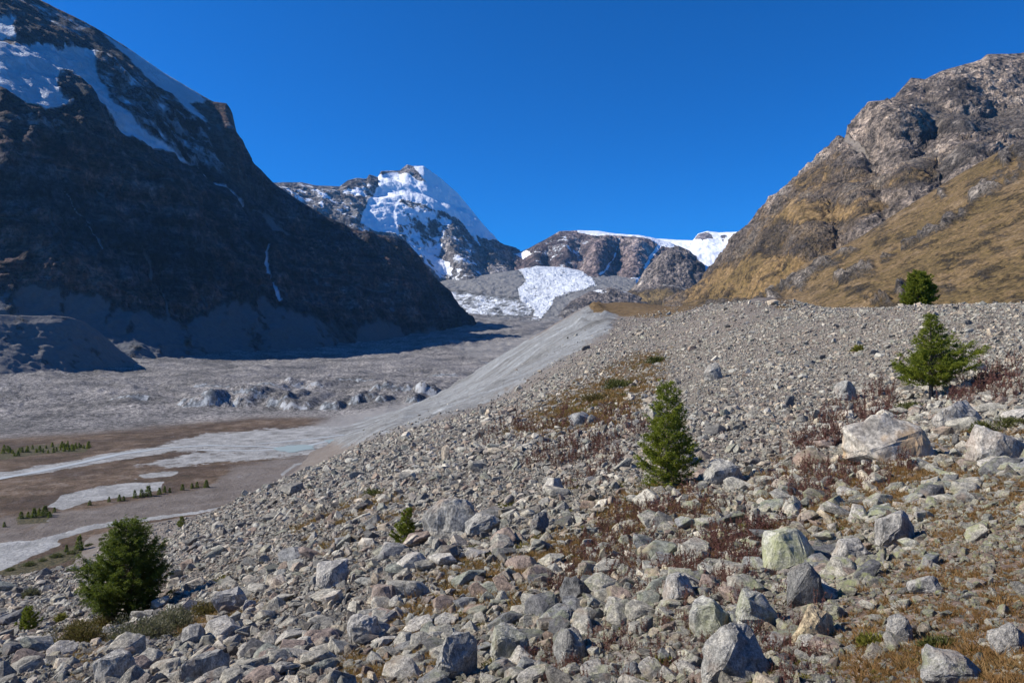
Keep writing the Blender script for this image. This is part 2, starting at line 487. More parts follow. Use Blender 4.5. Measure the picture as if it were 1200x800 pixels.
loft('snow_peak', 290, 640, 380,
     [[(290, 400, 4700), (520, 380, 4700), (600, 368, 4800), (640, 350, 5200)],
      [(290, 300, 5300), (450, 300, 5400), (530, 318, 5400), (580, 325, 5400), (620, 318, 5700), (640, 322, 5900)],
      [(290, 240, 5900), (400, 250, 5900), (450, 245, 5950), (500, 250, 5900), (550, 275, 6000), (600, 305, 6100), (640, 320, 6150)],
      [(290, 216, 6300), (320, 214, 6300), (354, 214, 6300), (371, 218, 6300), (398, 219, 6300), (408, 212, 6350), (418, 209, 6400), (430, 210, 6400), (433, 205, 6400), (443, 208, 6400),
       (447, 201, 6420), (469, 200, 6450), (477, 193, 6500), (484, 195, 6500), (496, 195, 6500), (516, 209, 6450), (536, 227, 6400), (556, 251, 6350), (570, 268, 6300), (587, 286, 6300),
       (604, 290, 6300), (610, 295, 6300), (620, 305, 6250), (630, 318, 6200), (640, 330, 6200)]],
     [60, 80, 60], m_peak, [(900, 100, 'r', False), (280, 60, 'r', True), (90, 24, 'r', True)], mk_peak, back=(1500, 900), dfield=df_peak, seed=11, ridge_keep=0.1)

# ---- rock massif under its ice cap
m_massif = mountain_material('massif_rock', [(0.09, 0.07, 0.072), (0.15, 0.115, 0.112), (0.21, 0.165, 0.155), (0.28, 0.235, 0.22)], 800, snowcol=(0.86, 0.88, 0.91), bumpd=14)
def mk_massif(M, wx, wy, px, py):
    a = px * 0.7 + wx * 0.3; b = py * 0.7 + wy * 0.3
    s = 0.40 * poly_mask(wx, wy, [(600, 295), (650, 272), (700, 275), (690, 315), (640, 318)], 14)
    s = np.maximum(s, poly_mask(a, b, [(670, 262), (694, 262), (760, 268), (790, 280), (790, 296), (768, 288), (752, 279), (720, 277), (690, 278), (678, 273)], 4))
    s = np.maximum(s, 0.9 * line_mask(a, b, [(772, 290, 5), (760, 305, 4), (752, 318, 5)], 4, 3))
    s = np.maximum(s, 0.7 * line_mask(a, b, [(725, 283, 2), (718, 305, 3), (700, 325, 3)], 3, 3))
    s = np.maximum(s, poly_mask(a, b, [(600, 298), (618, 294), (628, 300), (618, 304)], 4))
    s = np.maximum(s, poly_mask(a, b, [(700, 336), (745, 328), (760, 318), (760, 345), (700, 350)], 5) * 0.9)
    M['snow'] = s
def df_massif(px, py):
    d = np.zeros(px.shape)
    for cx, wd, amp in ((700, 14, 330), (660, 13, 220), (745, 14, 260), (630, 10, 200)):
        d -= amp * np.exp(-((px - cx + (py - 300) * 0.15) / wd) ** 2) * smooth01((py - 272) / 25)
    return d
loft('rock_massif', 592, 815, 260,
     [[(592, 350, 5700), (700, 352, 5500), (815, 360, 5500)], [(592, 318, 6100), (680, 322, 6000), (815, 330, 6000)],
      [(592, 300, 6650), (611, 295, 6650), (620, 291, 6650), (637, 282, 6650), (656, 271, 6700), (679, 270, 6750), (702, 271, 6800), (722, 274, 6800), (750, 276, 6850), (761, 278, 6900),
       (785, 284, 6900), (815, 300, 6900)]],
     [30, 60], m_massif, [(500, 70, 'r', False), (180, 44, 'r', True), (66, 20, 'r', True)], mk_massif, back=(900, 300), dfield=df_massif, seed=23, ridge_keep=0.1)

# ---- high snowfield behind
m_snow = mountain_material('snowfield', [(0.16, 0.14, 0.15), (0.2, 0.18, 0.18), (0.26, 0.23, 0.22), (0.3, 0.27, 0.26)], 700, snowcol=(0.87, 0.89, 0.92), bumpd=8)
def mk_sf(M, wx, wy, px, py):
    s = np.ones(px.shape)
    s *= 1 - 0.9 * poly_mask(wx, wy, [(812, 281), (818, 274), (830, 272), (836, 280), (824, 284)], 3)
    s *= 1 - 0.6 * poly_mask(wx, wy, [(842, 276), (852, 275), (848, 284)], 3)
    M['snow'] = s
loft('high_snowfield', 680, 960, 200,
     [[(680, 350, 6600), (960, 350, 6400)], [(680, 300, 7200), (960, 300, 7100)],
      [(680, 284, 7900), (750, 281, 7900), (761, 279, 7900), (790, 281, 8000), (812, 282, 8000), (818, 274, 8000), (829, 271, 8000), (843, 272.6, 8000), (876, 271, 8000), (960, 271, 8000)]],
     [36, 40], m_snow, [(600, 40, 'f', False), (140, 26, 'r', False), (50, 8, 'r', False)], mk_sf, back=(900, 300), seed=31, ridge_keep=0.15)

# ---- icefall
m_ice = mountain_material('icefall_ice', [(0.18, 0.18, 0.18), (0.24, 0.24, 0.24), (0.3, 0.29, 0.28), (0.34, 0.33, 0.32)], 260, scree=(0.20, 0.197, 0.193), snowcol=(0.66, 0.70, 0.75), bumpd=14, sedge=(0.38, 0.68))
def mk_ice(M, wx, wy, px, py):
    a = px * 0.7 + wx * 0.3; b = py * 0.7 + wy * 0.3
    s = poly_mask(a, b, [(600, 306), (660, 306), (692, 322), (700, 338), (672, 345), (652, 350), (645, 362), (634, 377), (622, 378), (626, 364), (608, 354), (606, 340), (616, 330)], 6)
    s = np.maximum(s, 0.74 * poly_mask(wx, wy, [(520, 340), (600, 352), (630, 356), (620, 374), (560, 372), (530, 366)], 10))
    s *= 0.72 + 0.28 * smooth01(0.62 + 1.8 * fbm(px / 13, py / 6, 0.3, 4, 44))
    s *= 1 - 0.75 * poly_mask(wx, wy, [(645, 362), (652, 350), (672, 344), (700, 338), (720, 345), (720, 390), (640, 390)], 6)
    M['snow'] = s
    M['scree'] = np.clip(1 - s * 1.4, 0, 1)
def df_ice(px, py):
    return 150 * smooth01((332 - py) / 6) + 110 * smooth01((349 - py) / 6)
loft('icefall', 515, 745, 260,
     [[(515, 384, 3500), (600, 388, 3450), (680, 386, 3450), (745, 384, 3500)], [(515, 372, 4050), (600, 371, 4000), (680, 368, 4000), (745, 368, 4000)],
      [(515, 350, 4600), (600, 346, 4600), (680, 338, 4700), (745, 340, 4700)], [(515, 330, 5200), (600, 318, 5300), (630, 312, 5500), (660, 313, 5600), (690, 320, 5600), (745, 325, 5600)]],
     [34, 50, 60], m_ice, [(300, 26, 'r', False), (70, 17, 'r', False), (26, 5, 'r', False)], mk_ice, back=(300, 100), dfield=df_ice, seed=41, ridge_keep=0.3)

# ---- dark buttress and rock knoll below it
m_but = mountain_material('buttress_rock', [(0.10, 0.085, 0.08), (0.15, 0.13, 0.12), (0.20, 0.17, 0.15), (0.26, 0.23, 0.20)], 420, grass=[(0.11, 0.075, 0.035), (0.17, 0.115, 0.05), (0.21, 0.16, 0.08)], bumpd=9)
def mk_but(M, wx, wy, px, py):
    M['grass'] = 0.75 * poly_mask(wx, wy, [(690, 366), (735, 343), (775, 338), (800, 345), (840, 340), (850, 380), (690, 380)], 14)
    M['scree'] = 0.8 * line_mask(wx, wy, [(780, 336, 3), (800, 342, 3), (812, 350, 4)], 4, 4)
loft('dark_buttress', 690, 850, 190,
     [[(690, 392, 3900), (850, 392, 3900)], [(690, 366, 4150), (745, 352, 4150), (785, 350, 4100), (850, 356, 4150)],
      [(690, 363, 4300), (700, 361, 4350), (733, 345, 4450), (747, 331, 4500), (756, 316, 4550), (775, 297, 4600), (785, 291, 4600), (795, 288, 4620), (808, 294, 4620), (821, 308, 4600),
       (826, 322, 4560), (834, 338, 4500), (850, 348, 4450)]],
     [24, 70], m_but, [(330, 50, 'r', False), (110, 24, 'r', True), (40, 9, 'r', True)], mk_but, back=(600, 500), seed=47, ridge_keep=0.12)
def mk_knoll(M, wx, wy, px, py):
    M['snow'] = 0.40 * poly_mask(wx, wy, [(690, 338), (740, 335), (745, 350), (700, 348)], 8)
    M['scree'] = 0.5 * poly_mask(wx, wy, [(640, 375), (670, 352), (690, 365), (690, 385), (640, 385)], 12)
loft('rock_knoll', 640, 760, 150,
     [[(640, 392, 3600), (760, 392, 3600)], [(640, 380, 3800), (690, 368, 3850), (760, 368, 3850)],
      [(640, 378, 3950), (655, 368, 4000), (668, 354, 4050), (690, 342, 4150), (715, 337, 4200), (740, 344, 4200), (760, 352, 4200)]],
     [16, 40], m_but, [(220, 32, 'r', False), (70, 15, 'r', True)], mk_knoll, back=(300, 200), seed=53, ridge_keep=0.2)

# ---- right mountain
m_right = mountain_material('brown_cliff_rock', [(0.085, 0.070, 0.060), (0.175, 0.144, 0.120), (0.26, 0.205, 0.16), (0.34, 0.295, 0.25)], 330,
                            grass=[(0.090, 0.060, 0.028), (0.165, 0.105, 0.044), (0.215, 0.150, 0.078)], scree=(0.19, 0.162, 0.135), bumpd=6, strata=0.03, stmix=0.35)
def mk_right(M, wx, wy, px, py):
    g = 0.78 * poly_mask(wx, wy, [(780, 365), (815, 345), (840, 318), (880, 300), (930, 300), (990, 300), (1010, 290), (960, 330), (900, 370)], 26)
    g = np.maximum(g, 0.74 * poly_mask(wx, wy, [(890, 262), (930, 235), (1000, 240), (1060, 245), (990, 275), (930, 270)], 26))
    g = np.maximum(g, 0.62 * poly_mask(wx, wy, [(925, 222), (970, 190), (990, 200), (985, 225), (950, 235)], 16))
    g = np.maximum(g, 0.6 * poly_mask(wx, wy, [(1020, 235), (1080, 200), (1120, 190), (1090, 225)], 20))
    g = np.maximum(g, 0.46 * poly_mask(wx, wy, [(815, 345), (870, 285), (930, 225), (985, 175), (1000, 200), (1050, 225), (1010, 280), (900, 350)], 20))
    M['grass'] = g
    s = 0.85 * poly_mask(wx, wy, [(984, 164), (998, 160), (1012, 180), (1030, 200), (1015, 205), (1000, 185)], 8)
    s = np.maximum(s, 0.55 * poly_mask(wx, wy, [(1050, 120), (1090, 130), (1150, 140), (1210, 130), (1210, 165), (1150, 170), (1110, 160), (1060, 135)], 16))
    s = np.maximum(s, 0.62 * poly_mask(wx, wy, [(1060, 200), (1100, 190), (1150, 178), (1170, 170), (1130, 205), (1090, 225)], 12))
    s = np.maximum(s, 0.75 * poly_mask(wx, wy, [(815, 345), (850, 322), (890, 305), (880, 320), (840, 345)], 10))
    M['scree'] = s
def df_right(px, py):
    d = np.zeros(px.shape)
    for pts, w, dep in (([(880, 285), (960, 230), (1050, 215), (1120, 175)], 16, 160), ([(950, 175), (1000, 165), (1060, 128), (1150, 150), (1300, 150)], 14, 190)):
        ln = np.interp(px, [p[0] for p in pts], [p[1] for p in pts])
        fall = smooth01((px - pts[0][0]) / 60)
        d += dep * smooth01((ln + w / 2 - py) / w) * fall
    for cx, wd, amp, y0 in ((925, 24, 150, 215), (1000, 22, 120, 170), (1060, 26, 150, 110), (1140, 26, 130, 80), (870, 20, 100, 280)):
        d -= amp * np.exp(-((px - cx - (py - 200) * 0.25) / wd) ** 2) * smooth01((py - y0) / 40)
    return d
loft('brown_mountain', 780, 1480, 470,
     [[(780, 372, 2150), (815, 368, 2050), (850, 366, 1750), (900, 362, 1450), (944, 335, 1350), (1006, 310, 1300), (1056, 280, 1300), (1130, 236, 1300), (1200, 200, 1300), (1480, 60, 1400)],
      [(780, 362, 2350), (815, 349, 2300), (850, 325, 2100), (900, 295, 1850), (960, 260, 1700), (1020, 230, 1650), (1100, 190, 1620), (1200, 150, 1600), (1480, 50, 1650)],
      [(780, 360, 2500), (815, 347, 2480), (850, 312, 2350), (900, 262, 2100), (960, 205, 1950), (1010, 165, 1900), (1060, 135, 1880), (1120, 120, 1880), (1200, 115, 1880), (1480, 40, 1900)],
      [(780, 360, 2600), (800, 352, 2600), (825, 329, 2560), (854, 300, 2520), (874, 275, 2480), (899, 246, 2430), (928, 215, 2380), (961, 182, 2320), (981, 166, 2300), (994, 162, 2280), (1002, 145, 2260),
       (1018, 120, 2230), (1047, 117, 2230), (1060, 101, 2230), (1068, 91.5, 2230), (1084, 93.6, 2240), (1105, 83, 2260), (1142, 73, 2300), (1150, 70, 2300), (1157, 64, 2300), (1196, 63, 2300), (1300, 40, 2300), (1480, 20, 2300)]],
     [60, 90, 80], m_right, [(320, 48, 'r', False), (110, 34, 'r', True), (38, 13, 'r', True), (14, 4, 'r', True)], mk_right, back=(900, 700), dfield=df_right, seed=61, ridge_keep=0.1)

# ---- grass slope in front of it
m_grass = mountain_material('grass_slope_ground', [(0.075, 0.066, 0.06), (0.14, 0.12, 0.10), (0.19, 0.165, 0.14), (0.26, 0.235, 0.21)], 75,
                            grass=[(0.078, 0.052, 0.022), (0.135, 0.088, 0.040), (0.180, 0.130, 0.076)], scree=(0.19, 0.165, 0.14), bumpd=1.3)
GR_ROCK = [[(880, 362), (900, 345), (930, 328), (975, 300), (1010, 292), (985, 310), (950, 330), (935, 345), (905, 362)],
           [(975, 330), (1010, 310), (1045, 300), (1060, 285), (1100, 262), (1130, 245), (1140, 236), (1136, 250), (1100, 275), (1060, 290), (1025, 318), (985, 334)],
           [(1095, 232), (1115, 224), (1110, 232), (1098, 238)], [(1168, 190), (1178, 172), (1210, 160), (1210, 188), (1180, 200)],
           [(1130, 232), (1170, 205), (1210, 185), (1210, 200), (1170, 222), (1140, 240)],
           [(1010, 352), (1050, 343), (1060, 335), (1062, 356), (1015, 362)], [(1020, 262), (1035, 250), (1042, 254), (1030, 264)], [(820, 356), (850, 352), (875, 348), (880, 362), (820, 362)]]
def mk_grass(M, wx, wy, px, py):
    g = np.ones(px.shape)
    for p in GR_ROCK: g *= 1 - 0.95 * poly_mask(px * 0.1 + wx * 0.9, py * 0.1 + wy * 0.9, p, 9) * smooth01(0.62 + 1.6 * fbm(px / 16, py / 16, 3.3, 3, 77))
    M['grass'] = g * 0.84
    M['grass'] = M['grass'] * (1 - 0.20 * smooth01(0.35 + 2.2 * fbm(px / 30, py / 22, 8.3, 4, 79)))
    M['scree'] = 0.40 * poly_mask(wx, wy, [(1050, 330), (1120, 290), (1210, 225), (1210, 255), (1140, 300), (1090, 340)], 26)
    M['scree'] = np.maximum(M['scree'], 0.6 * poly_mask(wx, wy, [(930, 352), (980, 335), (1010, 325), (960, 362), (930, 362)], 12))
def af_grass(P, px, py, M):
    rk = 1 - M['grass'] / 0.84
    x, y, z = P[..., 0], P[..., 1], P[..., 2]
    return smooth01(rk) * (3.0 + 4.5 * fbm(x / 22, y / 22, z / 12, 4, 71, 0.55, True))
loft('grass_slope', 800, 1480, 460,
     [[(800, 440, 690), (880, 440, 420), (950, 440, 330), (1000, 440, 290), (1100, 440, 240), (1200, 440, 205), (1480, 440, 170)],
      [(800, 372, 790), (880, 368, 540), (950, 364, 420), (1000, 362, 370), (1100, 350, 320), (1200, 335, 290), (1480, 300, 260)],
      [(800, 362, 900), (880, 355, 740), (944, 335, 590), (1000, 312, 530), (1100, 270, 480), (1200, 232, 450), (1480, 150, 430)],
      [(800, 356, 960), (815, 352, 940), (880, 350, 820), (899, 345, 780), (944, 308, 730), (1006, 279, 710), (1056, 246, 700), (1097, 221, 700), (1130, 201, 700), (1175, 176, 700), (1200, 164, 700), (1480, 50, 750)]],
     [30, 80, 110], m_grass, [(130, 9, 'f', False), (42, 4.0, 'r', True), (14, 2.2, 'r', True), (6, 0.9, 'r', False)], mk_grass, back=(300, 160), seed=71, ridge_keep=0.25, after=af_grass)

# ---- old lateral moraine on the far side of the valley
m_mor = mountain_material('far_moraine_debris', [(0.10, 0.093, 0.088), (0.14, 0.13, 0.12), (0.17, 0.157, 0.147), (0.21, 0.195, 0.18)], 200, scree=(0.155, 0.146, 0.14), bumpd=3)
def mk_mor(M, wx, wy, px, py):
    M['scree'] = 0.8 * np.ones(px.shape)
loft('far_moraine', -380, 205, 300,
     [[(-380, 530, 660), (0, 488, 930), (100, 476, 1040), (205, 468, 1150)], [(-380, 445, 820), (0, 426, 1040), (60, 422, 1120), (110, 426, 1195), (150, 436, 1255), (205, 456, 1330)],
      [(-380, 350, 930), (-60, 366, 1080), (0, 369, 1135), (40, 371, 1180), (60, 370, 1200), (80, 372, 1220), (100, 378, 1250), (120, 392, 1285), (140, 410, 1320), (165, 428, 1355), (205, 462, 1390)]],
     [40, 50], m_mor, [(150, 8, 'r', False), (44, 5.5, 'r', False), (14, 2.0, 'r', False)], mk_mor, back=(160, 110), seed=83, ridge_keep=0.3)
# ------------------------------------------------------------------ valley floor with the debris-covered glacier
FLOOR = -80.0
CLIFFS = [  # photo x, photo y of the foot, half width (px), height (m): ice cliffs in the debris cover
    (226, 479, 24, 13), (258, 478, 32, 18), (290, 474, 26, 15), (300, 463, 30, 12), (322, 479, 16, 17), (342, 481, 19, 12), (354, 459, 24, 13), (384, 482, 13, 12),
    (455, 462, 36, 15), (500, 471, 18, 20), (482, 477, 10, 16), (412, 478, 8, 12), (428, 475, 11, 12), (445, 476, 7, 10), (520, 443, 20, 10), (415, 452, 26, 8), (560, 428, 20, 9), (250, 455, 30, 8), (150, 470, 30, 7)]
def toe(px):       # distance at which the debris begins, per photo column
    return np.interp(px, [-400, 0, 100, 200, 300, 400, 450, 520, 700], [520, 560, 590, 640, 700, 690, 640, 620, 620])
def valley_h(X, Y, detail=True):
    px = 600 + F * X / Y
    base = np.interp(Y, [0, 620, 760, 1000, 1600, 2200, 2800, 3400, 4000, 4600], [FLOOR, FLOOR, -77, -67, -54, -25, 6, 62, 140, 230])
    t = smooth01((Y - toe(px)) / 160.0)
    h = base + t * 4.0
    # the ground rises towards the far moraine on the left
    h = h + smooth01((-X - 520 - (Y - 900) * 0.12) / 420) * 26 * smooth01((Y - 600) / 300)
    if detail:
        rough = t * (12.0 * fbm(X / 190, Y / 190, 0.3, 4, 5) + 5.0 * fbm(X / 60, Y / 46, 1.3, 4, 6, 0.55, True) + 1.1 * fbm(X / 14, Y / 12, 2.3, 3, 8, 0.6, True))
        far = smooth01((Y - 1500) / 900)
        rough = rough * (1 + 1.1 * far)
        h = h + rough + (1 - t) * 0.25 * fbm(X / 60, Y / 60, 0.9, 3, 9)
    return h
ice_m = None
def cliffs_h(X, Y):
    h = np.zeros(X.shape); ice = np.zeros(X.shape); wht = np.zeros(X.shape)
    for i, (cx, cy, hw, ht) in enumerate(CLIFFS):
        D = 1200.0
        for _ in range(30):
            zz = float(valley_h(np.array([(cx - 600) / F * D]), np.array([D]), False)[0])
            D = 0.5 * D + 0.5 * (-zz * F / (cy - 400.0))
        cxm = (cx - 600) / F * D; wm = hw / F * D
        wob = 10 * fbm(X / 34, Y / 34, i * 3.1, 3, 90 + i)
        v = Y - D + wob - 0.10 * ((X - cxm) / wm) ** 2 * 40
        lat = np.exp(-np.abs((X - cxm + 0.25 * wm * fbm(X / 30, Y / 30, i * 2.2, 2, 99)) / wm) ** 5) * np.clip(0.85 + 0.35 * fbm(X / 9, Y / 30, i * 7.7, 3, 95 + i), 0.2, 1.2)
        prof = smooth01(v / 9.0) * np.exp(-np.clip(v - 9, 0, None) / 85.0)
        h += 0.72 * ht * lat * prof * (0.8 + 0.5 * fbm(X / 16, Y / 16, i * 1.7, 3, 120 + i, 0.55, True))
        k = lat * smooth01((v + 2) / 5) * smooth01((13 - v) / 7) * 1.15
        ice = np.maximum(ice, k)
        if cx in (342, 354, 500): wht = np.maximum(wht, smooth01(k * 2))
    return h, np.clip(ice, 0, 1), wht

nu, nv = 560, 370
u = np.linspace(-1.35, 0.42, nu)
Yr = np.exp(np.linspace(math.log(150), math.log(4700), nv))
X = u[None, :] * Yr[:, None]; Y = np.broadcast_to(Yr[:, None], X.shape)
Z = valley_h(X, Y)
ch, ice, icewhite = cliffs_h(X, Y)
Z = Z + ch
P = np.stack([X, Y, Z], -1)
PX = 600 + F * X / Y; PY = 400 - F * (np.where(Y < 640, FLOOR, Z)) / Y
wx = PX + fbm(X / 45, Y / 45, 0.1, 4, 14) * 14
wy = PY + fbm(X / 45, Y / 45, 5.1, 4, 15) * 5
deb = smooth01((Y - toe(PX) + 20) / 60)
silt = np.maximum.reduce([
    poly_mask(wx, wy, [(55, 592), (70, 580), (110, 572), (160, 566), (195, 564), (188, 574), (150, 582), (100, 588), (75, 598)], 4),
    poly_mask(wx, wy, [(160, 556), (190, 551), (212, 550), (200, 556), (170, 560)], 3),
    poly_mask(wx, wy, [(-40, 640), (0, 637), (40, 634), (62, 630), (70, 638), (40, 650), (0, 668), (-60, 690)], 5),
    line_mask(wx * 0.4 + PX * 0.6, wy * 0.4 + PY * 0.6, [(40, 638, 9), (85, 624, 6), (110, 617, 6), (150, 612, 5), (190, 606, 4), (232, 600, 3), (300, 585, 2)], 5, 2),
    0.9 * poly_mask(wx, wy, [(190, 520), (240, 508), (300, 502), (400, 498), (470, 497), (430, 512), (380, 526), (330, 534), (250, 530), (200, 530)], 10) * 0.9,
    0.85 * line_mask(wx, wy, [(-40, 562, 10), (60, 548, 10), (130, 535, 10), (200, 524, 10)], 10, 4),
    0.75 * poly_mask(wx, wy, [(150, 545), (230, 528), (330, 524), (400, 520), (380, 532), (300, 540), (210, 548)], 8),
    0.9 * line_mask(PX, PY, [(330, 556, 4), (345, 545, 3), (380, 535, 2.5), (450, 520, 2.5), (500, 506, 3)], 3, 2),
])
bare = np.maximum(poly_mask(wx, wy, [(60, 600), (150, 588), (240, 572), (270, 548), (330, 535), (420, 522), (520, 500), (520, 520), (350, 570), (220, 600), (100, 625), (20, 636)], 12),
                  0.7 * poly_mask(wx, wy, [(-40, 606), (60, 600), (20, 640), (-40, 640)], 8))
veg = (1 - deb) * (1 - bare * 0.8)
green = np.maximum.reduce([line_mask(wx, wy, [(-60, 690, 16), (20, 668, 14), (90, 645, 16), (160, 628, 14), (230, 612, 12), (300, 592, 12), (350, 572, 10), (420, 545, 8), (470, 525, 7)], 10, 8),
                           0.9 * poly_mask(wx, wy, [(-20, 532), (30, 523), (70, 519), (105, 521), (100, 530), (50, 534), (0, 540)], 6),
                           0.8 * poly_mask(wx, wy, [(15, 606), (40, 596), (65, 600), (55, 612), (20, 615)], 6)])
pale = np.maximum(0.8 * poly_mask(wx, wy, [(330, 505), (420, 480), (470, 470), (520, 470), (480, 500), (430, 510)], 18),
                  0.6 * poly_mask(wx, wy, [(520, 405), (600, 395), (640, 385), (640, 400), (560, 425)], 14))
tv = NT('valley_ground')
pos = tv.n('ShaderNodeNewGeometry').outputs['Position']
n1 = tv.noise(0.012, 8, 0.65, pos); n2 = tv.noise(0.09, 7, 0.7, pos); n3 = tv.noise(0.7, 5, 0.7, pos)
debc = tv.ramp(n1, [(0.38, (0.095, 0.090, 0.086)), (0.5, (0.155, 0.146, 0.139)), (0.62, (0.225, 0.210, 0.196))])
nm = tv.noise(0.22, 6, 0.72, pos)
debc = tv.mix(0.85, debc, tv.ramp(nm, [(0.40, (0.12, 0.12, 0.12)), (0.5, (0.5, 0.5, 0.5)), (0.60, (0.92, 0.91, 0.89))]), 'OVERLAY')
debc = tv.mix(0.7, debc, tv.ramp(n3, [(0.40, (0.12, 0.12, 0.12)), (0.5, (0.5, 0.5, 0.5)), (0.61, (0.95, 0.94, 0.92))]), 'OVERLAY')
n5 = tv.noise(0.03, 6, 0.7, pos)
flat = tv.ramp(tv.math('ADD', tv.math('MULTIPLY', n2, 0.5), tv.math('MULTIPLY', n5, 0.5)), [(0.38, (0.095, 0.078, 0.066)), (0.5, (0.145, 0.122, 0.105)), (0.64, (0.185, 0.165, 0.148))])
vegc = tv.ramp(tv.math('ADD', tv.math('MULTIPLY', n2, 0.6), tv.math('MULTIPLY', n3, 0.4)), [(0.40, (0.045, 0.032, 0.017)), (0.5, (0.088, 0.056, 0.034)), (0.6, (0.135, 0.105, 0.08))])
grnc = tv.ramp(n3, [(0.40, (0.028, 0.032, 0.014)), (0.5, (0.07, 0.058, 0.027)), (0.62, (0.11, 0.088, 0.045))])
vegc = tv.mix(0.7, vegc, tv.ramp(n5, [(0.40, (0.25, 0.22, 0.2)), (0.5, (0.5, 0.5, 0.5)), (0.6, (0.78, 0.80, 0.82))]), 'OVERLAY')
col = tv.mix(tv.sharp(tv.attr('veg').outputs['Fac'], n5, 0.35, 0.8, 2.2), flat, vegc)
col = tv.mix(tv.sharp(tv.attr('green').outputs['Fac'], n2, 0.4, 0.65, 1.8), col, grnc)
col = tv.mix(tv.attr('debris').outputs['Fac'], col, debc)
siltc = tv.ramp(tv.math('ADD', tv.math('MULTIPLY', n2, 0.6), tv.math('MULTIPLY', n3, 0.4)), [(0.38, (0.17, 0.168, 0.16)), (0.5, (0.26, 0.258, 0.247)), (0.62, (0.40, 0.395, 0.38))])
col = tv.mix(tv.sharp(tv.attr('pale').outputs['Fac'], n2, 0.35, 0.75, 0.8), col, (0.235, 0.225, 0.213))
col = tv.mix(tv.sharp(tv.attr('silt').outputs['Fac'], tv.math('ADD', tv.math('MULTIPLY', n2, 0.5), tv.math('MULTIPLY', nm, 0.5)), 0.46, 0.66, 2.4), col, siltc)
mpi = tv.n('ShaderNodeMapping'); mpi.inputs['Scale'].default_value = (1, 1, 0.12); tv.l(pos, mpi.inputs['Vector'])
icn = tv.noise(0.16, 5, 0.7, mpi.outputs[0])
icec = tv.ramp(icn, [(0.40, (0.05, 0.053, 0.056)), (0.5, (0.12, 0.13, 0.138)), (0.62, (0.36, 0.375, 0.38))])  # grey ice with pale streaks, darkened to put the faces' shade into the colour
icec = tv.mix(tv.attr('icewhite').outputs['Fac'], icec, tv.mix(icn, (0.10, 0.105, 0.11), (0.60, 0.61, 0.61)))
col = tv.mix(tv.sharp(tv.attr('ice').outputs['Fac'], icn, 0.45, 0.65, 2.6), col, icec)
m_valley = tv.out(col, tv.bump(tv.math('ADD', tv.math('ADD', tv.math('MULTIPLY', n2, 1.2), nm), tv.math('MULTIPLY', n3, 0.4)), 0.8, 1.5), 0.92)
valley = link('valley_floor', mesh_np('valley_floor', P.reshape(-1, 3), grid_faces(nu, nv), True,
              dict(veg=veg, green=green, silt=silt, debris=deb, ice=ice, icewhite=icewhite, pale=pale)), m_valley)
tag(valley, kind='structure')

# wide ground under everything
me = mesh_np('ground', [(-5100, -1400, -170), (6400, -1400, -170), (6400, 10400, -170), (-5100, 10400, -170)], [(0, 1, 2, 3)], False)
tg = NT('far_ground'); tag(link('ground', me, tg.out(tg.mix(tg.noise(0.01, 5), (0.14, 0.12, 0.1), (0.24, 0.22, 0.2)))), kind='structure')

# meltwater: river and pools as sheets just above the silt
def ray_floor(px, py, z=FLOOR):
    D = -z * F / (py - 400.0)
    return ((px - 600) / F * D, D)
tw = NT('meltwater')
tw.b.inputs['Base Color'].default_value = (0.30, 0.42, 0.43, 1)
tw.b.inputs['Roughness'].default_value = 0.16
tw.b.inputs['IOR'].default_value = 1.33
tw.b.inputs['Specular IOR Level'].default_value = 0.5
m_water = tw.out(tw.mix(tw.noise(0.05, 4), (0.30, 0.33, 0.34), (0.42, 0.44, 0.44)), tw.bump(tw.noise(1.2, 3), 0.3, 0.08), 0.6)
tq = NT('turquoise_water'); tq.b.inputs['Roughness'].default_value = 0.4
m_turq = tq.out(tq.mix(tq.noise(0.08, 4), (0.20, 0.265, 0.265), (0.30, 0.345, 0.34)), tq.bump(tq.noise(1.2, 3), 0.3, 0.08), 0.6)
def ribbon(name, pts, mat, z=FLOOR + 0.75):
    """pts (photo x, photo y, width in metres) along the stream on the flat floor"""
    q = []
    for i in range(len(pts) - 1):
        for s in np.linspace(0, 1, 10, endpoint=False):
            q.append([pts[i][k] + (pts[i + 1][k] - pts[i][k]) * s for k in range(3)])
    q.append(pts[-1])
    c = np.array([ray_floor(a, b, z) for a, b, _ in q]); w = np.array([k[2] for k in q], float)
    c[:, 1] += fbm(c[:, 0] / 40, c[:, 1] / 40, 3.3, 3, 21) * 7
    w *= 0.9 + 0.9 * np.abs(fbm(c[:, 0] / 25, c[:, 1] / 25, 8.3, 2, 22))
    d = np.gradient(c, axis=0); d /= np.linalg.norm(d, axis=1, keepdims=True) + 1e-9
    nrm = np.stack([-d[:, 1], d[:, 0]], 1)
    n = len(c); V = []
    for k in np.linspace(-0.5, 0.5, 5):
        A = c + nrm * (w * k)[:, None]
        V.append(np.c_[A, valley_h(A[:, 0], A[:, 1]) + 0.16 + (z - FLOOR - 0.7) * 0.5])
    V = np.concatenate(V)
    Fc = [(r * n + i, r * n + i + 1, (r + 1) * n + i + 1, (r + 1) * n + i) for r in range(4) for i in range(n - 1)]
    return tag(link(name, mesh_np(name, V, Fc, False), mat), kind='structure')
ribbon('river', [(-60, 572, 6), (0, 559, 6), (40, 552, 6), (90, 542, 6), (140, 531, 6), (190, 524, 5), (240, 521, 4), (300, 522, 3), (340, 523, 4)], m_water)
ribbon('river', [(300, 519, 3), (350, 515, 4), (400, 509, 4), (445, 500, 5), (470, 493, 6)], m_water, FLOOR + 0.72)
ribbon('river', [(230, 527, 3), (300, 527, 4), (360, 521, 5), (420, 508, 4), (455, 497, 4)], m_water, FLOOR + 0.68)
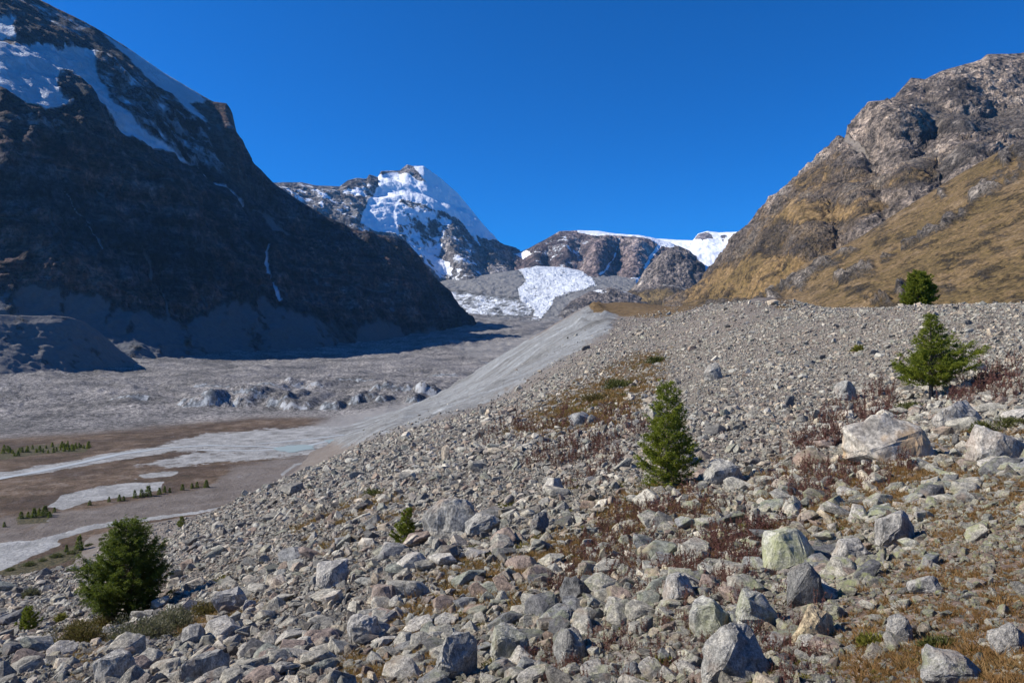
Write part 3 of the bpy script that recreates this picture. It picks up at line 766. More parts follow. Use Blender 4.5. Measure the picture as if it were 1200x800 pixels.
def pool(pts, mat, zoff=0.8, z=FLOOR):
    c = np.array([ray_floor(a, b, z) for a, b in pts])
    m = c.mean(0); n = len(c); out = []
    for i in range(n):
        for s in (0, 0.33, 0.66):
            p = c[i] * (1 - s) + c[(i + 1) % n] * s
            out.append(m + (p - m) * (1 + 0.18 * random.uniform(-1, 1)))
    out = np.array(out)
    zw = float(np.max(valley_h(out[:, 0], out[:, 1]))) + 0.2 * zoff
    V = np.r_[[[m[0], m[1], zw]], np.c_[out, np.full(len(out), zw)]]
    k = len(out)
    Fc = [(0, 1 + i, 1 + (i + 1) % k) for i in range(k)]
    return tag(link('meltwater_pool', mesh_np('meltwater_pool', V, Fc, False), mat), kind='structure')
pool([(322, 524), (345, 521), (368, 521), (370, 526), (345, 530), (326, 529)], m_turq)
pool([(380, 516), (410, 512), (412, 516), (385, 519)], m_turq, 0.79)
# ------------------------------------------------------------------ the near moraine the camera stands on
CTRL_PX = [  # photo x, photo y, distance in metres
    (0, 800, 13.5), (100, 795, 12.5), (300, 800, 10.5), (450, 800, 9.2), (600, 800, 8), (800, 800, 6.4), (1000, 800, 5.0), (1200, 800, 4.2), (1350, 800, 3.9), (-200, 800, 16),
    (0, 772, 16), (150, 752, 19), (270, 716, 22), (380, 662, 27), (450, 622, 31), (540, 602, 32), (700, 640, 20), (600, 700, 14.5), (400, 725, 16.5), (250, 765, 15), (700, 720, 10.5), (500, 660, 20),
    (783, 568, 27), (935, 668, 11.5), (850, 625, 16), (1060, 540, 23), (1180, 538, 21), (1000, 620, 13.5), (1200, 600, 11), (1330, 590, 9), (1200, 680, 7), (1050, 690, 7.6), (1100, 745, 5.7), (1350, 680, 6),
    (960, 590, 17), (900, 600, 17), (1120, 590, 13.5), (880, 735, 7.4), (820, 690, 9.6),
    (1090, 465, 44), (1200, 450, 38), (1350, 440, 32), (950, 482, 45), (838, 446, 76), (995, 472, 48), (870, 545, 31), (1150, 500, 30), (1040, 485, 40),
    (700, 560, 33), (650, 520, 55), (600, 560, 42), (500, 560, 50), (550, 530, 70), (620, 500, 85), (680, 480, 85),
    (420, 560, 72), (350, 600, 58), (300, 640, 45), (250, 680, 38), (150, 727, 35), (80, 705, 48), (0, 705, 58), (30, 740, 42), (-150, 730, 52), (-150, 700, 72), (0, 685, 90), (100, 665, 100), (160, 655, 95), (200, 640, 88),
    (230, 612, 105), (330, 563, 112), (400, 536, 122), (470, 515, 132), (520, 497, 150), (600, 482, 130), (640, 468, 140), (700, 432, 170), (740, 430, 140),
    (620, 455, 250), (560, 488, 250), (680, 418, 250), (600, 440, 420), (560, 462, 420), (500, 500, 420), (700, 384, 400), (760, 384, 290), (660, 402, 400), (720, 372, 450),
    (690, 366, 640), (668, 380, 640), (640, 400, 640), (600, 421, 640), (560, 443, 640), (480, 480, 640), (430, 497, 640),
    (740, 354, 520), (700, 357, 540), (780, 361, 460), (800, 358, 400), (830, 357, 260), (880, 350, 185), (910, 356, 170), (940, 362, 140), (1000, 364, 116), (1050, 363, 100), (1100, 362, 90), (1150, 361, 82), (1200, 360, 76), (1350, 356, 66),
    (950, 420, 80), (850, 400, 120), (780, 420, 130), (760, 470, 80), (720, 500, 62), (1100, 410, 62), (1180, 405, 56), (1330, 400, 50), (900, 375, 140), (820, 380, 190), (1000, 390, 92), (1080, 385, 78),
]
CTRL_XYZ = [  # world points: the feet of the slopes, behind the crests, around the camera
    (0, 0, -1.65), (3, 0, -1.6), (-3, 0, -3.2), (-8, 2, -6.2), (6, 1, -1.7), (0, -3, -1.4), (4, -3, -1.3), (-6, -3, -4.5), (1.5, 2, -1.75), (-1.5, 3, -2.5), (10, 2, -1.9), (-14, 0, -9.5),
    (-140, 100, -80), (-150, 60, -82), (-120, 40, -70), (-145, 200, -81), (-142, 330, -81), (-138, 430, -81), (-137, 560, -81), (-200, 100, -84), (-200, 300, -84), (-200, 560, -84), (-220, 800, -86),
    (-90, 60, -48), (-75, 120, -44), (-80, 200, -50), (-85, 320, -56), (-70, 440, -50), (-100, 560, -68), (-40, 200, -29), (-30, 300, -31),
    (76, 790, -15), (35, 790, -42), (-32, 790, -72), (-97, 790, -84), (-138, 790, -88), (120, 820, -10), (110, 620, 20), (150, 700, 0), (200, 800, -20),
    (56, 640, 18), (75, 240, 13), (70, 130, 4.5), (75, 105, 4), (90, 95, 3.6), (85, 170, 6), (110, 150, 4), (130, 130, 4), (160, 110, 4), (120, 240, 8), (100, 330, 14), (180, 200, 8), (200, 300, 16), (160, 420, 20), (300, 300, 20), (250, 500, 20),
]
RC = 6.0
def _uv(X, Y):
    Yc = np.maximum(Y, -4.0) + RC
    return X / Yc * 1.25, np.log(Yc) * 0.75, Yc
_q = [((a - 600) / F * d, d, (400 - b) / F * d) for a, b, d in CTRL_PX] + CTRL_XYZ
_q = np.array(_q, float)
_cu, _cv, _cy = _uv(_q[:, 0], _q[:, 1])
_e = _q[:, 2] / _cy
def _phi(r2):
    return 0.5 * r2 * np.log(r2 + 1e-12)
_n = len(_q)
_A = np.zeros((_n + 3, _n + 3))
_A[:_n, :_n] = _phi((_cu[:, None] - _cu[None]) ** 2 + (_cv[:, None] - _cv[None]) ** 2) + np.eye(_n) * 4e-4
_A[:_n, _n:] = np.c_[np.ones(_n), _cu, _cv]
_A[_n:, :_n] = _A[:_n, _n:].T
_w = np.linalg.solve(_A, np.r_[_e, 0, 0, 0])
def moraine_base(X, Y):
    X = np.asarray(X, float); Y = np.asarray(Y, float)
    sh = X.shape
    u, v, yc = _uv(X.ravel(), Y.ravel())
    out = np.empty(u.size)
    for i in range(0, u.size, 20000):
        s = slice(i, i + 20000)
        r2 = (u[s, None] - _cu[None]) ** 2 + (v[s, None] - _cv[None]) ** 2
        out[s] = _phi(r2) @ _w[:_n] + _w[_n] + _w[_n + 1] * u[s] + _w[_n + 2] * v[s]
    return (out * yc).reshape(sh)
# base heights are looked up on a fine fan grid (fast for tens of thousands of stones)
NU, NV = 640, 560
UG = np.linspace(-1.5, 1.5, NU)
VG = np.linspace(math.log(RC - 3.0), math.log(900 + RC), NV)
_Yg = np.exp(VG) - RC
GX = UG[None, :] * (_Yg[:, None] + RC); GY = np.broadcast_to(_Yg[:, None], GX.shape)

def zone(px, py, pts, soft=20):
    return poly_mask(px, py, pts, soft)
FLANK = [(702, 358), (724, 371), (712, 393), (668, 420), (620, 446), (575, 472), (520, 502), (470, 521), (400, 524), (380, 515), (430, 488), (560, 430), (640, 390), (690, 360)]
def fine_h(X, Y, fl):
    d = np.maximum(Y, 2.0)
    h = 0.9 * fbm(X / 24, Y / 24, 0.2, 3, 101) * smooth01((d - 12) / 40)
    h = h + 0.34 * fbm(X / 6.5, Y / 6.5, 1.2, 3, 102) * smooth01((d - 5) / 12) * (1 - 0.6 * fl)
    h = h + 0.10 * fbm(X / 1.7, Y / 1.7, 2.2, 3, 103)
    h = h + 0.03 * fbm(X / 0.35, Y / 0.35, 3.2, 3, 104) * smooth01((40 - d) / 30)
    # gullied grey flank
    h = h + fl * (4.2 * fbm((Y + X * 0.25) / 26, X / 120, 4.2, 4, 105, 0.55, True) + 1.5 * fbm((Y + X * 0.25) / 8, X / 40, 5.2, 4, 106, 0.55, True))
    return h
_gb = moraine_base(GX, GY)
_gpx = 600 + F * GX / np.maximum(GY, 0.5); _gpy = 400 - F * _gb / np.maximum(GY, 0.5)
_gfl = zone(_gpx, _gpy, FLANK, 16) * smooth01((GY - 150) / 60)
GH = _gb + fine_h(GX, GY, _gfl)
# crag at the head of the flank
_crag = zone(_gpx, _gpy, [(672, 376), (690, 364), (702, 356), (712, 372), (696, 388), (676, 392)], 8) * smooth01((GY - 380) / 60)
GH = GH + _crag * 4.0 * fbm(GX / 12, GY / 30, 0.7, 4, 107, 0.6, True)
def H(X, Y):
    """ground height by bilinear lookup"""
    X = np.asarray(X, float); Y = np.asarray(Y, float)
    yc = np.maximum(Y, -2.9) + RC
    a = np.clip((X / yc - UG[0]) / (UG[1] - UG[0]), 0, NU - 1.001)
    b = np.clip((np.log(yc) - VG[0]) / (VG[1] - VG[0]), 0, NV - 1.001)
    i = a.astype(int); j = b.astype(int); fa = a - i; fb = b - j
    return (GH[j, i] * (1 - fa) * (1 - fb) + GH[j, i + 1] * fa * (1 - fb) + GH[j + 1, i] * (1 - fa) * fb + GH[j + 1, i + 1] * fa * fb)
def hit(px, py):
    """the ground point seen at a photo pixel"""
    px = np.atleast_1d(np.asarray(px, float)); py = np.atleast_1d(np.asarray(py, float))
    D = np.exp(np.linspace(math.log(2.5), math.log(880), 900))
    X = (px[:, None] - 600) / F * D[None]
    Zr = (400 - py[:, None]) / F * D[None]
    g = H(X, np.broadcast_to(D, X.shape)) - Zr
    ok = g > 0
    k = np.where(ok.any(1), ok.argmax(1), len(D) - 1)
    k = np.maximum(k, 1)
    r = np.arange(len(px))
    g0, g1 = g[r, k - 1], g[r, k]
    t = np.clip(g0 / (g0 - g1 + 1e-12), 0, 1)
    d = D[k - 1] + (D[k] - D[k - 1]) * t
    return (px - 600) / F * d, d, (400 - py) / F * d, ok.any(1)

wx = _gpx + fbm(GX / (0.12 * GY + 1), GY / (0.12 * GY + 1), 0.1, 3, 111) * 14
wy = _gpy + fbm(GX / (0.12 * GY + 1), GY / (0.12 * GY + 1), 6.1, 3, 112) * 10
TERRACE = [(985, 800), (985, 745), (1000, 700), (1040, 665), (1075, 640), (1100, 618), (1150, 592), (1210, 565), (1500, 540), (1500, 900), (985, 900)]
A_terr = zone(wx, wy, TERRACE, 14) * smooth01((26 - GY) / 6)
A_flank = _gfl
A_knob = np.maximum(zone(wx, wy, [(688, 362), (696, 350), (735, 346), (765, 352), (790, 346), (860, 340), (870, 351), (820, 360), (800, 366), (770, 372), (720, 370), (700, 372)], 8) * smooth01((GY - 230) / 60),
                    zone(wx, wy, [(900, 352), (935, 350), (945, 366), (920, 366)], 6) * smooth01((GY - 130) / 30))
A_veg = np.maximum.reduce([
    0.8 * line_mask(wx, wy, [(250, 612, 14), (330, 578, 14), (400, 547, 12), (480, 518, 10)], 10, 8) * smooth01((GY - 160) / 60),
    1.0 * zone(wx, wy, [(590, 497), (640, 470), (690, 435), (735, 408), (785, 412), (790, 430), (740, 468), (690, 492), (600, 508)], 22),
    0.9 * zone(wx, wy, [(560, 520), (640, 495), (720, 490), (700, 520), (600, 535)], 30),
    0.8 * zone(wx, wy, [(640, 620), (820, 590), (900, 580), (880, 640), (760, 660), (640, 660)], 40),
    0.8 * zone(wx, wy, [(470, 690), (640, 640), (700, 660), (560, 720), (400, 740)], 30),
    0.95 * line_mask(wx, wy, [(60, 755, 26), (120, 740, 40), (190, 735, 40), (240, 722, 22), (280, 700, 12)], 20, 18),
    0.7 * zone(wx, wy, [(820, 560), (1000, 550), (1000, 600), (840, 620)], 30),
    0.6 * zone(wx, wy, [(980, 470), (1060, 460), (1130, 480), (1200, 455), (1200, 500), (1100, 500), (1000, 490)], 20),
    0.5 * zone(wx, wy, [(420, 560), (520, 540), (600, 560), (520, 620), (420, 640)], 30)])
A_brown = np.maximum(0.8 * zone(wx, wy, [(780, 400), (880, 365), (960, 372), (1060, 372), (1060, 440), (940, 470), (840, 470), (760, 440)], 50),
                     0.6 * zone(wx, wy, [(600, 520), (760, 460), (900, 480), (1000, 520), (900, 600), (700, 620)], 60))
tm = NT('moraine_gravel')
pos = tm.n('ShaderNodeNewGeometry').outputs['Position']
nA = tm.noise(0.22, 6, 0.65, pos); nB = tm.noise(2.6, 6, 0.7, pos); nC = tm.noise(13, 4, 0.7, pos); nD = tm.noise(0.9, 4, 0.7, pos)
def vor(t, scale, vec, feat='F1'):
    v = t.n('ShaderNodeTexVoronoi'); v.feature = feat; v.inputs['Scale'].default_value = scale; t.l(vec, v.inputs['Vector']); return v
v1 = vor(tm, 9.0, pos); v2 = vor(tm, 26.0, pos); v3 = vor(tm, 2.4, pos)
def cellgrey(t, v, lo, hi):
    s = t.n('ShaderNodeSeparateColor'); t.l(v.outputs['Color'], s.inputs[0])
    return t.ramp(s.outputs[0], [(0.0, lo), (1.0, hi)])
v4 = vor(tm, 1.1, pos)
grav = tm.mix(0.5, cellgrey(tm, v1, (0.058, 0.049, 0.040), (0.29, 0.258, 0.22)), cellgrey(tm, v3, (0.085, 0.073, 0.06), (0.26, 0.232, 0.198)))
grav = tm.mix(0.35, grav, cellgrey(tm, v4, (0.075, 0.063, 0.052), (0.30, 0.27, 0.23)))
grav = tm.mix(0.3, grav, cellgrey(tm, v2, (0.045, 0.04, 0.036), (0.30, 0.275, 0.25)))
soil = tm.ramp(nB, [(0.40, (0.045, 0.032, 0.024)), (0.5, (0.105, 0.074, 0.056)), (0.62, (0.17, 0.13, 0.105))])
col = tm.mix(tm.ramp(nA, [(0.36, (0.15, 0.15, 0.15)), (0.64, (0.62, 0.62, 0.62))]), grav, soil)
brn = tm.mix(0.42, grav, tm.ramp(nB, [(0.38, (0.115, 0.084, 0.055)), (0.62, (0.27, 0.213, 0.152))]))
col = tm.mix(tm.math('MULTIPLY', tm.attr('brown').outputs['Fac'], 0.8), col, brn)
flc = tm.ramp(tm.math('ADD', tm.math('MULTIPLY', nA, 0.5), tm.math('MULTIPLY', nD, 0.5)), [(0.39, (0.115, 0.117, 0.116)), (0.5, (0.175, 0.180, 0.178)), (0.62, (0.235, 0.236, 0.230))])
mps = tm.n('ShaderNodeMapping'); mps.inputs['Scale'].default_value = (0.10, 1.0, 0.10); mps.inputs['Rotation'].default_value = (0, 0, 0.22); tm.l(pos, mps.inputs['Vector'])
nS = tm.noise(0.14, 7, 0.72, mps.outputs[0])
flc = tm.mix(0.9, flc, tm.ramp(nS, [(0.38, (0.18, 0.165, 0.15)), (0.48, (0.45, 0.44, 0.43)), (0.56, (0.55, 0.56, 0.57)), (0.64, (0.82, 0.84, 0.86))]), 'OVERLAY')
flc = tm.mix(0.3, flc, cellgrey(tm, v3, (0.10, 0.10, 0.097), (0.33, 0.33, 0.32)))
col = tm.mix(tm.sharp(tm.attr('flank').outputs['Fac'], nA, 0.3, 0.7, 1.8), col, flc)
tr = tm.ramp(tm.math('ADD', tm.math('MULTIPLY', nB, 0.6), tm.math('MULTIPLY', nC, 0.4)), [(0.40, (0.065, 0.042, 0.028)), (0.48, (0.14, 0.098, 0.072)), (0.55, (0.20, 0.155, 0.125)), (0.64, (0.29, 0.25, 0.215))])
col = tm.mix(tm.sharp(tm.attr('terrace').outputs['Fac'], nB, 0.35, 0.65, 0.5), col, tr)
vg = tm.ramp(tm.math('ADD', tm.math('MULTIPLY', nB, 0.5), tm.math('MULTIPLY', nD, 0.5)), [(0.43, (0.035, 0.032, 0.013)), (0.50, (0.075, 0.055, 0.022)), (0.56, (0.125, 0.064, 0.034)), (0.65, (0.17, 0.12, 0.085))])
col = tm.mix(tm.sharp(tm.attr('veg').outputs['Fac'], nD, 0.45, 0.72, 2.0), col, vg)
kn = tm.ramp(tm.noise(0.35, 5, 0.7, pos), [(0.38, (0.055, 0.036, 0.016)), (0.5, (0.115, 0.072, 0.03)), (0.62, (0.165, 0.115, 0.055))])
col = tm.mix(tm.sharp(tm.attr('knob').outputs['Fac'], nA, 0.38, 0.6, 0.5), col, kn)
hh = tm.math('ADD', tm.math('MULTIPLY', v1.outputs['Distance'], -0.10), tm.math('MULTIPLY', nC, 0.04))
hh = tm.math('ADD', hh, tm.math('MULTIPLY', v3.outputs['Distance'], -0.06))
hh = tm.math('ADD', hh, tm.math('MULTIPLY', nB, 0.12))
m_moraine = tm.out(col, tm.bump(hh, 0.5, 1.0), 0.93)
GP = np.stack([GX, GY, GH], -1)
moraine = link('moraine_slope', mesh_np('moraine_slope', GP.reshape(-1, 3), grid_faces(NU, NV), True,
               dict(flank=A_flank, terrace=A_terr, knob=A_knob, veg=A_veg, brown=A_brown)), m_moraine)
tag(moraine, kind='structure')
# ------------------------------------------------------------------ rocks
def rock_bm(seed, npts=16, box=0.5, aspect=(1, 0.8, 0.6), bev=0.05, sub=0, rough=0.0, taper=0.0):
    r = random.Random(seed)
    bm = bmesh.new()
    for _ in range(npts):
        v = Vector((r.gauss(0, 1), r.gauss(0, 1), r.gauss(0, 1))).normalized()
        mx = max(abs(c) for c in v)
        v = v * ((1 - box) + box / mx) * r.uniform(0.72, 1.0)
        bm.verts.new((v.x * aspect[0], v.y * aspect[1], v.z * aspect[2]))
    res = bmesh.ops.convex_hull(bm, input=bm.verts)
    junk = [g for g in res.get('geom_interior', []) + res.get('geom_unused', []) if isinstance(g, bmesh.types.BMVert)]
    if junk: bmesh.ops.delete(bm, geom=list(set(junk)), context='VERTS')
    bmesh.ops.dissolve_limit(bm, angle_limit=R(14), verts=bm.verts, edges=bm.edges)
    bmesh.ops.bevel(bm, geom=list(bm.edges), offset=bev, segments=1, profile=0.5, affect='EDGES', clamp_overlap=True)
    bmesh.ops.triangulate(bm, faces=bm.faces)
    if sub:
        bmesh.ops.subdivide_edges(bm, edges=bm.edges, cuts=sub, use_grid_fill=True)
        bmesh.ops.triangulate(bm, faces=bm.faces)
    # size: longest horizontal extent = 1
    co = np.array([v.co[:] for v in bm.verts])
    c = (co.max(0) + co.min(0)) / 2; s = 1.0 / max(np.ptp(co[:, 0]), np.ptp(co[:, 1]))
    co = (co - c) * s
    if rough:
        d = fbm(co[:, 0] * 4, co[:, 1] * 4, co[:, 2] * 4 + seed, 4, seed % 50, 0.55) + 0.6 * fbm(co[:, 0] * 2.2, co[:, 1] * 2.2, co[:, 2] * 9 + seed, 3, seed % 40, 0.5, True)
        n = co / (np.linalg.norm(co, axis=1, keepdims=True) + 1e-9)
        co = co + n * (d * rough)[:, None]
    if taper:
        q = (co[:, 2] - co[:, 2].min()) / np.ptp(co[:, 2])
        co[:, :2] *= (1 - taper * q)[:, None]
        co[:, 0] -= taper * 0.12 * q
    for v, p in zip(bm.verts, co): v.co = p
    return bm
def rock_mesh(name, seed, mat, **kw):
    bm = rock_bm(seed, **kw)
    bm.normal_update()
    me = bpy.data.meshes.new(name)
    bm.to_mesh(me); bm.free()
    me.materials.append(mat)
    return me

def rock_material(name, tints, lichen=(0.5, 0.62), dark=1.0, warm=False):
    t = NT(name)
    oi = t.n('ShaderNodeObjectInfo')
    rnd = oi.outputs['Random']
    tc = t.n('ShaderNodeTexCoord').outputs['Object']
    pos = t.n('ShaderNodeNewGeometry').outputs['Position']
    w = t.math('MULTIPLY', rnd, 37.0)
    n1 = t.noise(2.2, 6, 0.65, tc, w); n2 = t.noise(9, 6, 0.72, tc, w); n3 = t.noise(1.6, 5, 0.7, tc, t.math('ADD', w, 5.0))
    stops = [(i / max(1, len(tints) - 1), c) for i, c in enumerate(tints)]
    col = t.ramp(rnd, stops)
    n4 = t.noise(34, 4, 0.75, tc, w)
    col = t.mix(0.7, col, t.ramp(n4, [(0.38, (0.2, 0.2, 0.2)), (0.5, (0.5, 0.5, 0.5)), (0.62, (0.85, 0.84, 0.82))]), 'OVERLAY')
    col = t.mix(0.45, col, t.ramp(n1, [(0.37, (0.22, 0.22, 0.23)), (0.5, (0.5, 0.5, 0.5)), (0.63, (0.80, 0.77, 0.72))]), 'OVERLAY')
    col = t.mix(0.75, col, t.ramp(n2, [(0.37, (0.18, 0.18, 0.18)), (0.5, (0.5, 0.5, 0.5)), (0.64, (0.86, 0.85, 0.82))]), 'OVERLAY')
    # lichen: yellow-green crusts, more of them on the blocks near the path; rust stains on some
    sx_ = t.n('ShaderNodeSeparateXYZ'); t.l(pos, sx_.inputs[0])
    near = t.n('ShaderNodeMapRange'); near.inputs['From Min'].default_value = 34; near.inputs['From Max'].default_value = 7
    t.l(sx_.outputs['Y'], near.inputs['Value'])
    right = t.n('ShaderNodeMapRange'); right.inputs['From Min'].default_value = -3; right.inputs['From Max'].default_value = 4
    t.l(sx_.outputs['X'], right.inputs['Value'])
    big = t.noise(0.28, 3, 0.5, pos)
    amt = t.math('MULTIPLY', t.math('MULTIPLY', near.outputs[0], right.outputs[0]), t.math('MULTIPLY', big, 1.7))
    lm = t.n('ShaderNodeMapRange'); lm.inputs['From Min'].default_value = lichen[0]; lm.inputs['From Max'].default_value = lichen[1]
    t.l(n3, lm.inputs['Value'])
    col = t.mix(t.math('MULTIPLY', lm.outputs[0], t.math('MULTIPLY', amt, 0.95), True), col, t.mix(n2, (0.20, 0.22, 0.10), (0.42, 0.42, 0.20)))
    rm = t.n('ShaderNodeMapRange'); rm.inputs['From Min'].default_value = 0.56; rm.inputs['From Max'].default_value = 0.7
    t.l(t.noise(1.3, 4, 0.6, tc, t.math('ADD', w, 11.0)), rm.inputs['Value'])
    col = t.mix(t.math('MULTIPLY', rm.outputs[0], 0.45), col, (0.30, 0.20, 0.13))
    h = t.math('ADD', t.math('MULTIPLY', n1, 0.5), t.math('ADD', t.math('MULTIPLY', n2, 0.35), t.math('MULTIPLY', n4, 0.12)))
    b = t.n('ShaderNodeBump'); b.inputs['Strength'].default_value = 0.75; b.inputs['Distance'].default_value = 0.22
    t.l(h, b.inputs['Height'])
    return t.out(col, b.outputs['Normal'], 0.88)
GREYS = [(0.173, 0.161, 0.138), (0.308, 0.286, 0.235), (0.103, 0.098, 0.09), (0.378, 0.352, 0.29), (0.216, 0.212, 0.175), (0.508, 0.464, 0.377), (0.27, 0.199, 0.147), (0.324, 0.306, 0.258), (0.124, 0.112, 0.096), (0.432, 0.357, 0.262), (0.248, 0.245, 0.189), (0.194, 0.143, 0.112), (0.356, 0.342, 0.29), (0.14, 0.135, 0.12)]
m_rock = rock_material('moraine_rock', GREYS)

VARIANTS = []
_rv = random.Random(5)
for k in range(26):
    asp = (1, _rv.uniform(0.45, 0.95), _rv.uniform(0.28, 0.8))
    VARIANTS.append(rock_mesh('rock_shape', 100 + k, m_rock, npts=_rv.choice((11, 13, 16, 20)), box=_rv.uniform(0.2, 0.8), aspect=asp, bev=_rv.uniform(0.02, 0.06)))
ROUGH = []
for k in range(16):
    asp = (1, _rv.uniform(0.45, 0.95), _rv.uniform(0.30, 0.75))
    ROUGH.append(rock_mesh('rock_block', 300 + k, m_rock, npts=_rv.choice((12, 14, 18, 22)), box=_rv.uniform(0.2, 0.8), aspect=asp, bev=_rv.uniform(0.03, 0.06), sub=2, rough=0.035))
VH = np.array([(np.ptp([v.co.z for v in m.vertices])) for m in VARIANTS])

# ---- where loose stones lie
def stone_density(px, py, Y):
    """coverage multiplier, large-block multiplier"""
    cov = np.ones(px.shape); bigm = 0.75 * np.ones(px.shape)
    fl = zone(px, py, FLANK, 18) * smooth01((Y - 150) / 60)
    cov *= 1 - 0.93 * fl
    kn = zone(px, py, [(688, 372), (694, 348), (790, 342), (868, 338), (870, 350), (800, 364), (740, 372)], 10) * smooth01((Y - 220) / 60)
    cov *= 1 - 0.95 * kn
    tr = zone(px, py, TERRACE, 18) * smooth01((28 - Y) / 6)
    cov *= 1 - 0.35 * tr; bigm *= 1 - 0.93 * tr
    vg = zone(px, py, [(600, 490), (650, 470), (700, 440), (745, 418), (775, 425), (720, 472), (640, 498)], 24)
    cov *= 1 - 0.8 * vg
    sh = line_mask(px, py, [(60, 755, 22), (120, 740, 36), (190, 735, 36), (240, 722, 18)], 20, 18) * smooth01((Y - 17) / 5)
    cov *= 1 - 0.8 * sh
    # block fields
    bl = np.maximum.reduce([
        zone(px, py, [(-50, 790), (0, 768), (150, 748), (270, 712), (380, 655), (450, 615), (560, 590), (640, 600), (700, 640), (820, 640), (940, 600), (1000, 620), (1040, 660), (985, 720), (985, 830), (-50, 830)], 30),
        zone(px, py, [(900, 560), (960, 500), (1060, 470), (1130, 450), (1210, 420), (1210, 560), (1100, 610), (1000, 620), (920, 610)], 30)])
    bigm = bigm + 1.5 * bl * (1 - tr)
    sc = zone(px, py, [(760, 400), (880, 360), (1210, 352), (1210, 400), (1080, 440), (960, 470), (800, 480)], 40)
    bigm *= 1 - 0.6 * sc
    return cov, bigm
def patch(X, Y):
    """-1 .. 1: bare stony ground is high, soil with plants is low"""
    return np.clip(2.2 * (fbm(X / 3.6, Y / 3.6, 0.7, 3, 141) + 0.9 * fbm(X / 13, Y / 13, 1.7, 3, 142)), -1, 1)
stones = []
rs = np.random.default_rng(21)
UMIN, UMAX = -0.98, 1.25
for S, cover in ((0.034, 0.26), (0.055, 0.34), (0.09, 0.36), (0.15, 0.42), (0.25, 0.38), (0.42, 0.28), (0.70, 0.14), (1.15, 0.02)):
    Dmax = min(F * S * 1.5 / 2.1, 420.0)
    U0, U1 = (UMIN, UMAX) if Dmax < 45 else (-0.84, 0.90)
    area = (U1 - U0) * Dmax * Dmax / 2
    n = int(cover * area / (0.62 * S * S * 1.15))
    n = min(n, 150000)
    D = Dmax * np.sqrt(rs.random(n)); u = U0 + (U1 - U0) * rs.random(n)
    k = D > 2.6
    D, u = D[k], u[k]
    X = u * D
    Zg = H(X, D)
    px, py = 600 + F * u, 400 - F * Zg / D
    cov, bigm = stone_density(px, py, D)
    isbig = smooth01((S * F / D - 9) / 8)
    p = cov * (1.6 * (1 - isbig) + np.clip(bigm, 0, 2.2) * isbig)
    clump = 0.9 + 0.9 * fbm(X / (S * 14), D / (S * 14), 0.4, 2, int(S * 1000))
    p = p * np.clip(clump, 0.15, 1.6) * (0.92 + 0.42 * patch(X, D))
    scz = zone(px, py, [(745, 420), (780, 385), (880, 345), (1230, 345), (1230, 395), (1080, 440), (960, 470), (800, 480)], 40)
    p = p * (1 + 0.55 * scz * (S < 0.4)) * (1 - 0.35 * scz * (S >= 0.4)) + 0.25 * scz * (S < 0.5)
    keep = (rs.random(len(X)) < p / 1.6) & (Zg > FLOOR + 2) & (py > 352) & (py < 1100)
    # stones of the fringe between sizes thin out with distance
    X, D, Zg = X[keep], D[keep], Zg[keep]
    size = S * np.exp(rs.normal(-0.05, 0.42, len(X)))
    size = np.where(scz[keep] > 0.5, size * 0.8, size)
    size = np.minimum(size, 40.0 / F * D * np.exp(rs.normal(0, 0.15, len(X))))            # no giant blocks right at the camera's feet
    stones.append(np.c_[X, D, Zg, size])
stones = np.concatenate(stones)
# ---- boulders picked out of the photograph: photo x, photo y of the foot, width px, height px, mesh seed, material key, label
tl = rock_material('lichen_boulder', [(0.30, 0.29, 0.26), (0.36, 0.345, 0.31), (0.33, 0.32, 0.28)], lichen=(0.40, 0.58))
tg_ = rock_material('grey_boulder', [(0.24, 0.23, 0.205), (0.29, 0.278, 0.248), (0.27, 0.258, 0.23)], lichen=(0.58, 0.7))
tp_ = rock_material('pale_boulder', [(0.29, 0.272, 0.24), (0.33, 0.312, 0.28), (0.31, 0.292, 0.26)], lichen=(0.58, 0.7))
td_ = rock_material('dark_boulder', [(0.145, 0.14, 0.13), (0.17, 0.165, 0.152), (0.155, 0.15, 0.14)], lichen=(0.6, 0.72))
to_ = rock_material('ochre_boulder', [(0.40, 0.31, 0.20), (0.44, 0.35, 0.22), (0.42, 0.33, 0.21)], lichen=(0.50, 0.64))
tb_ = rock_material('rusty_boulder', [(0.24, 0.19, 0.155), (0.27, 0.215, 0.175), (0.25, 0.2, 0.165)], lichen=(0.6, 0.72))
ts_ = rock_material('stained_boulder', [(0.31, 0.285, 0.24), (0.34, 0.31, 0.26), (0.33, 0.30, 0.25)], lichen=(0.55, 0.66))
_nt = ts_.node_tree; _b = _nt.nodes['Principled BSDF']; _src = _b.inputs['Base Color'].links[0].from_socket
_tx = _nt.nodes.new('ShaderNodeTexNoise'); _tx.inputs['Scale'].default_value = 2.6; _tx.inputs['Detail'].default_value = 6
_tc = _nt.nodes.new('ShaderNodeTexCoord'); _nt.links.new(_tc.outputs['Object'], _tx.inputs['Vector'])
_mr = _nt.nodes.new('ShaderNodeMapRange'); _mr.inputs['From Min'].default_value = 0.5; _mr.inputs['From Max'].default_value = 0.62; _mr.inputs['To Max'].default_value = 0.75
_nt.links.new(_tx.outputs['Fac'], _mr.inputs['Value'])
_mx = _nt.nodes.new('ShaderNodeMix'); _mx.data_type = 'RGBA'; _nt.links.new(_mr.outputs[0], _mx.inputs[0]); _nt.links.new(_src, _mx.inputs[6]); _mx.inputs[7].default_value = (0.42, 0.27, 0.13, 1)
_nt.links.new(_mx.outputs[2], _b.inputs['Base Color'])
BM = dict(s=ts_, l=tl, g=tg_, p=tp_, d=td_, o=to_, b=tb_)
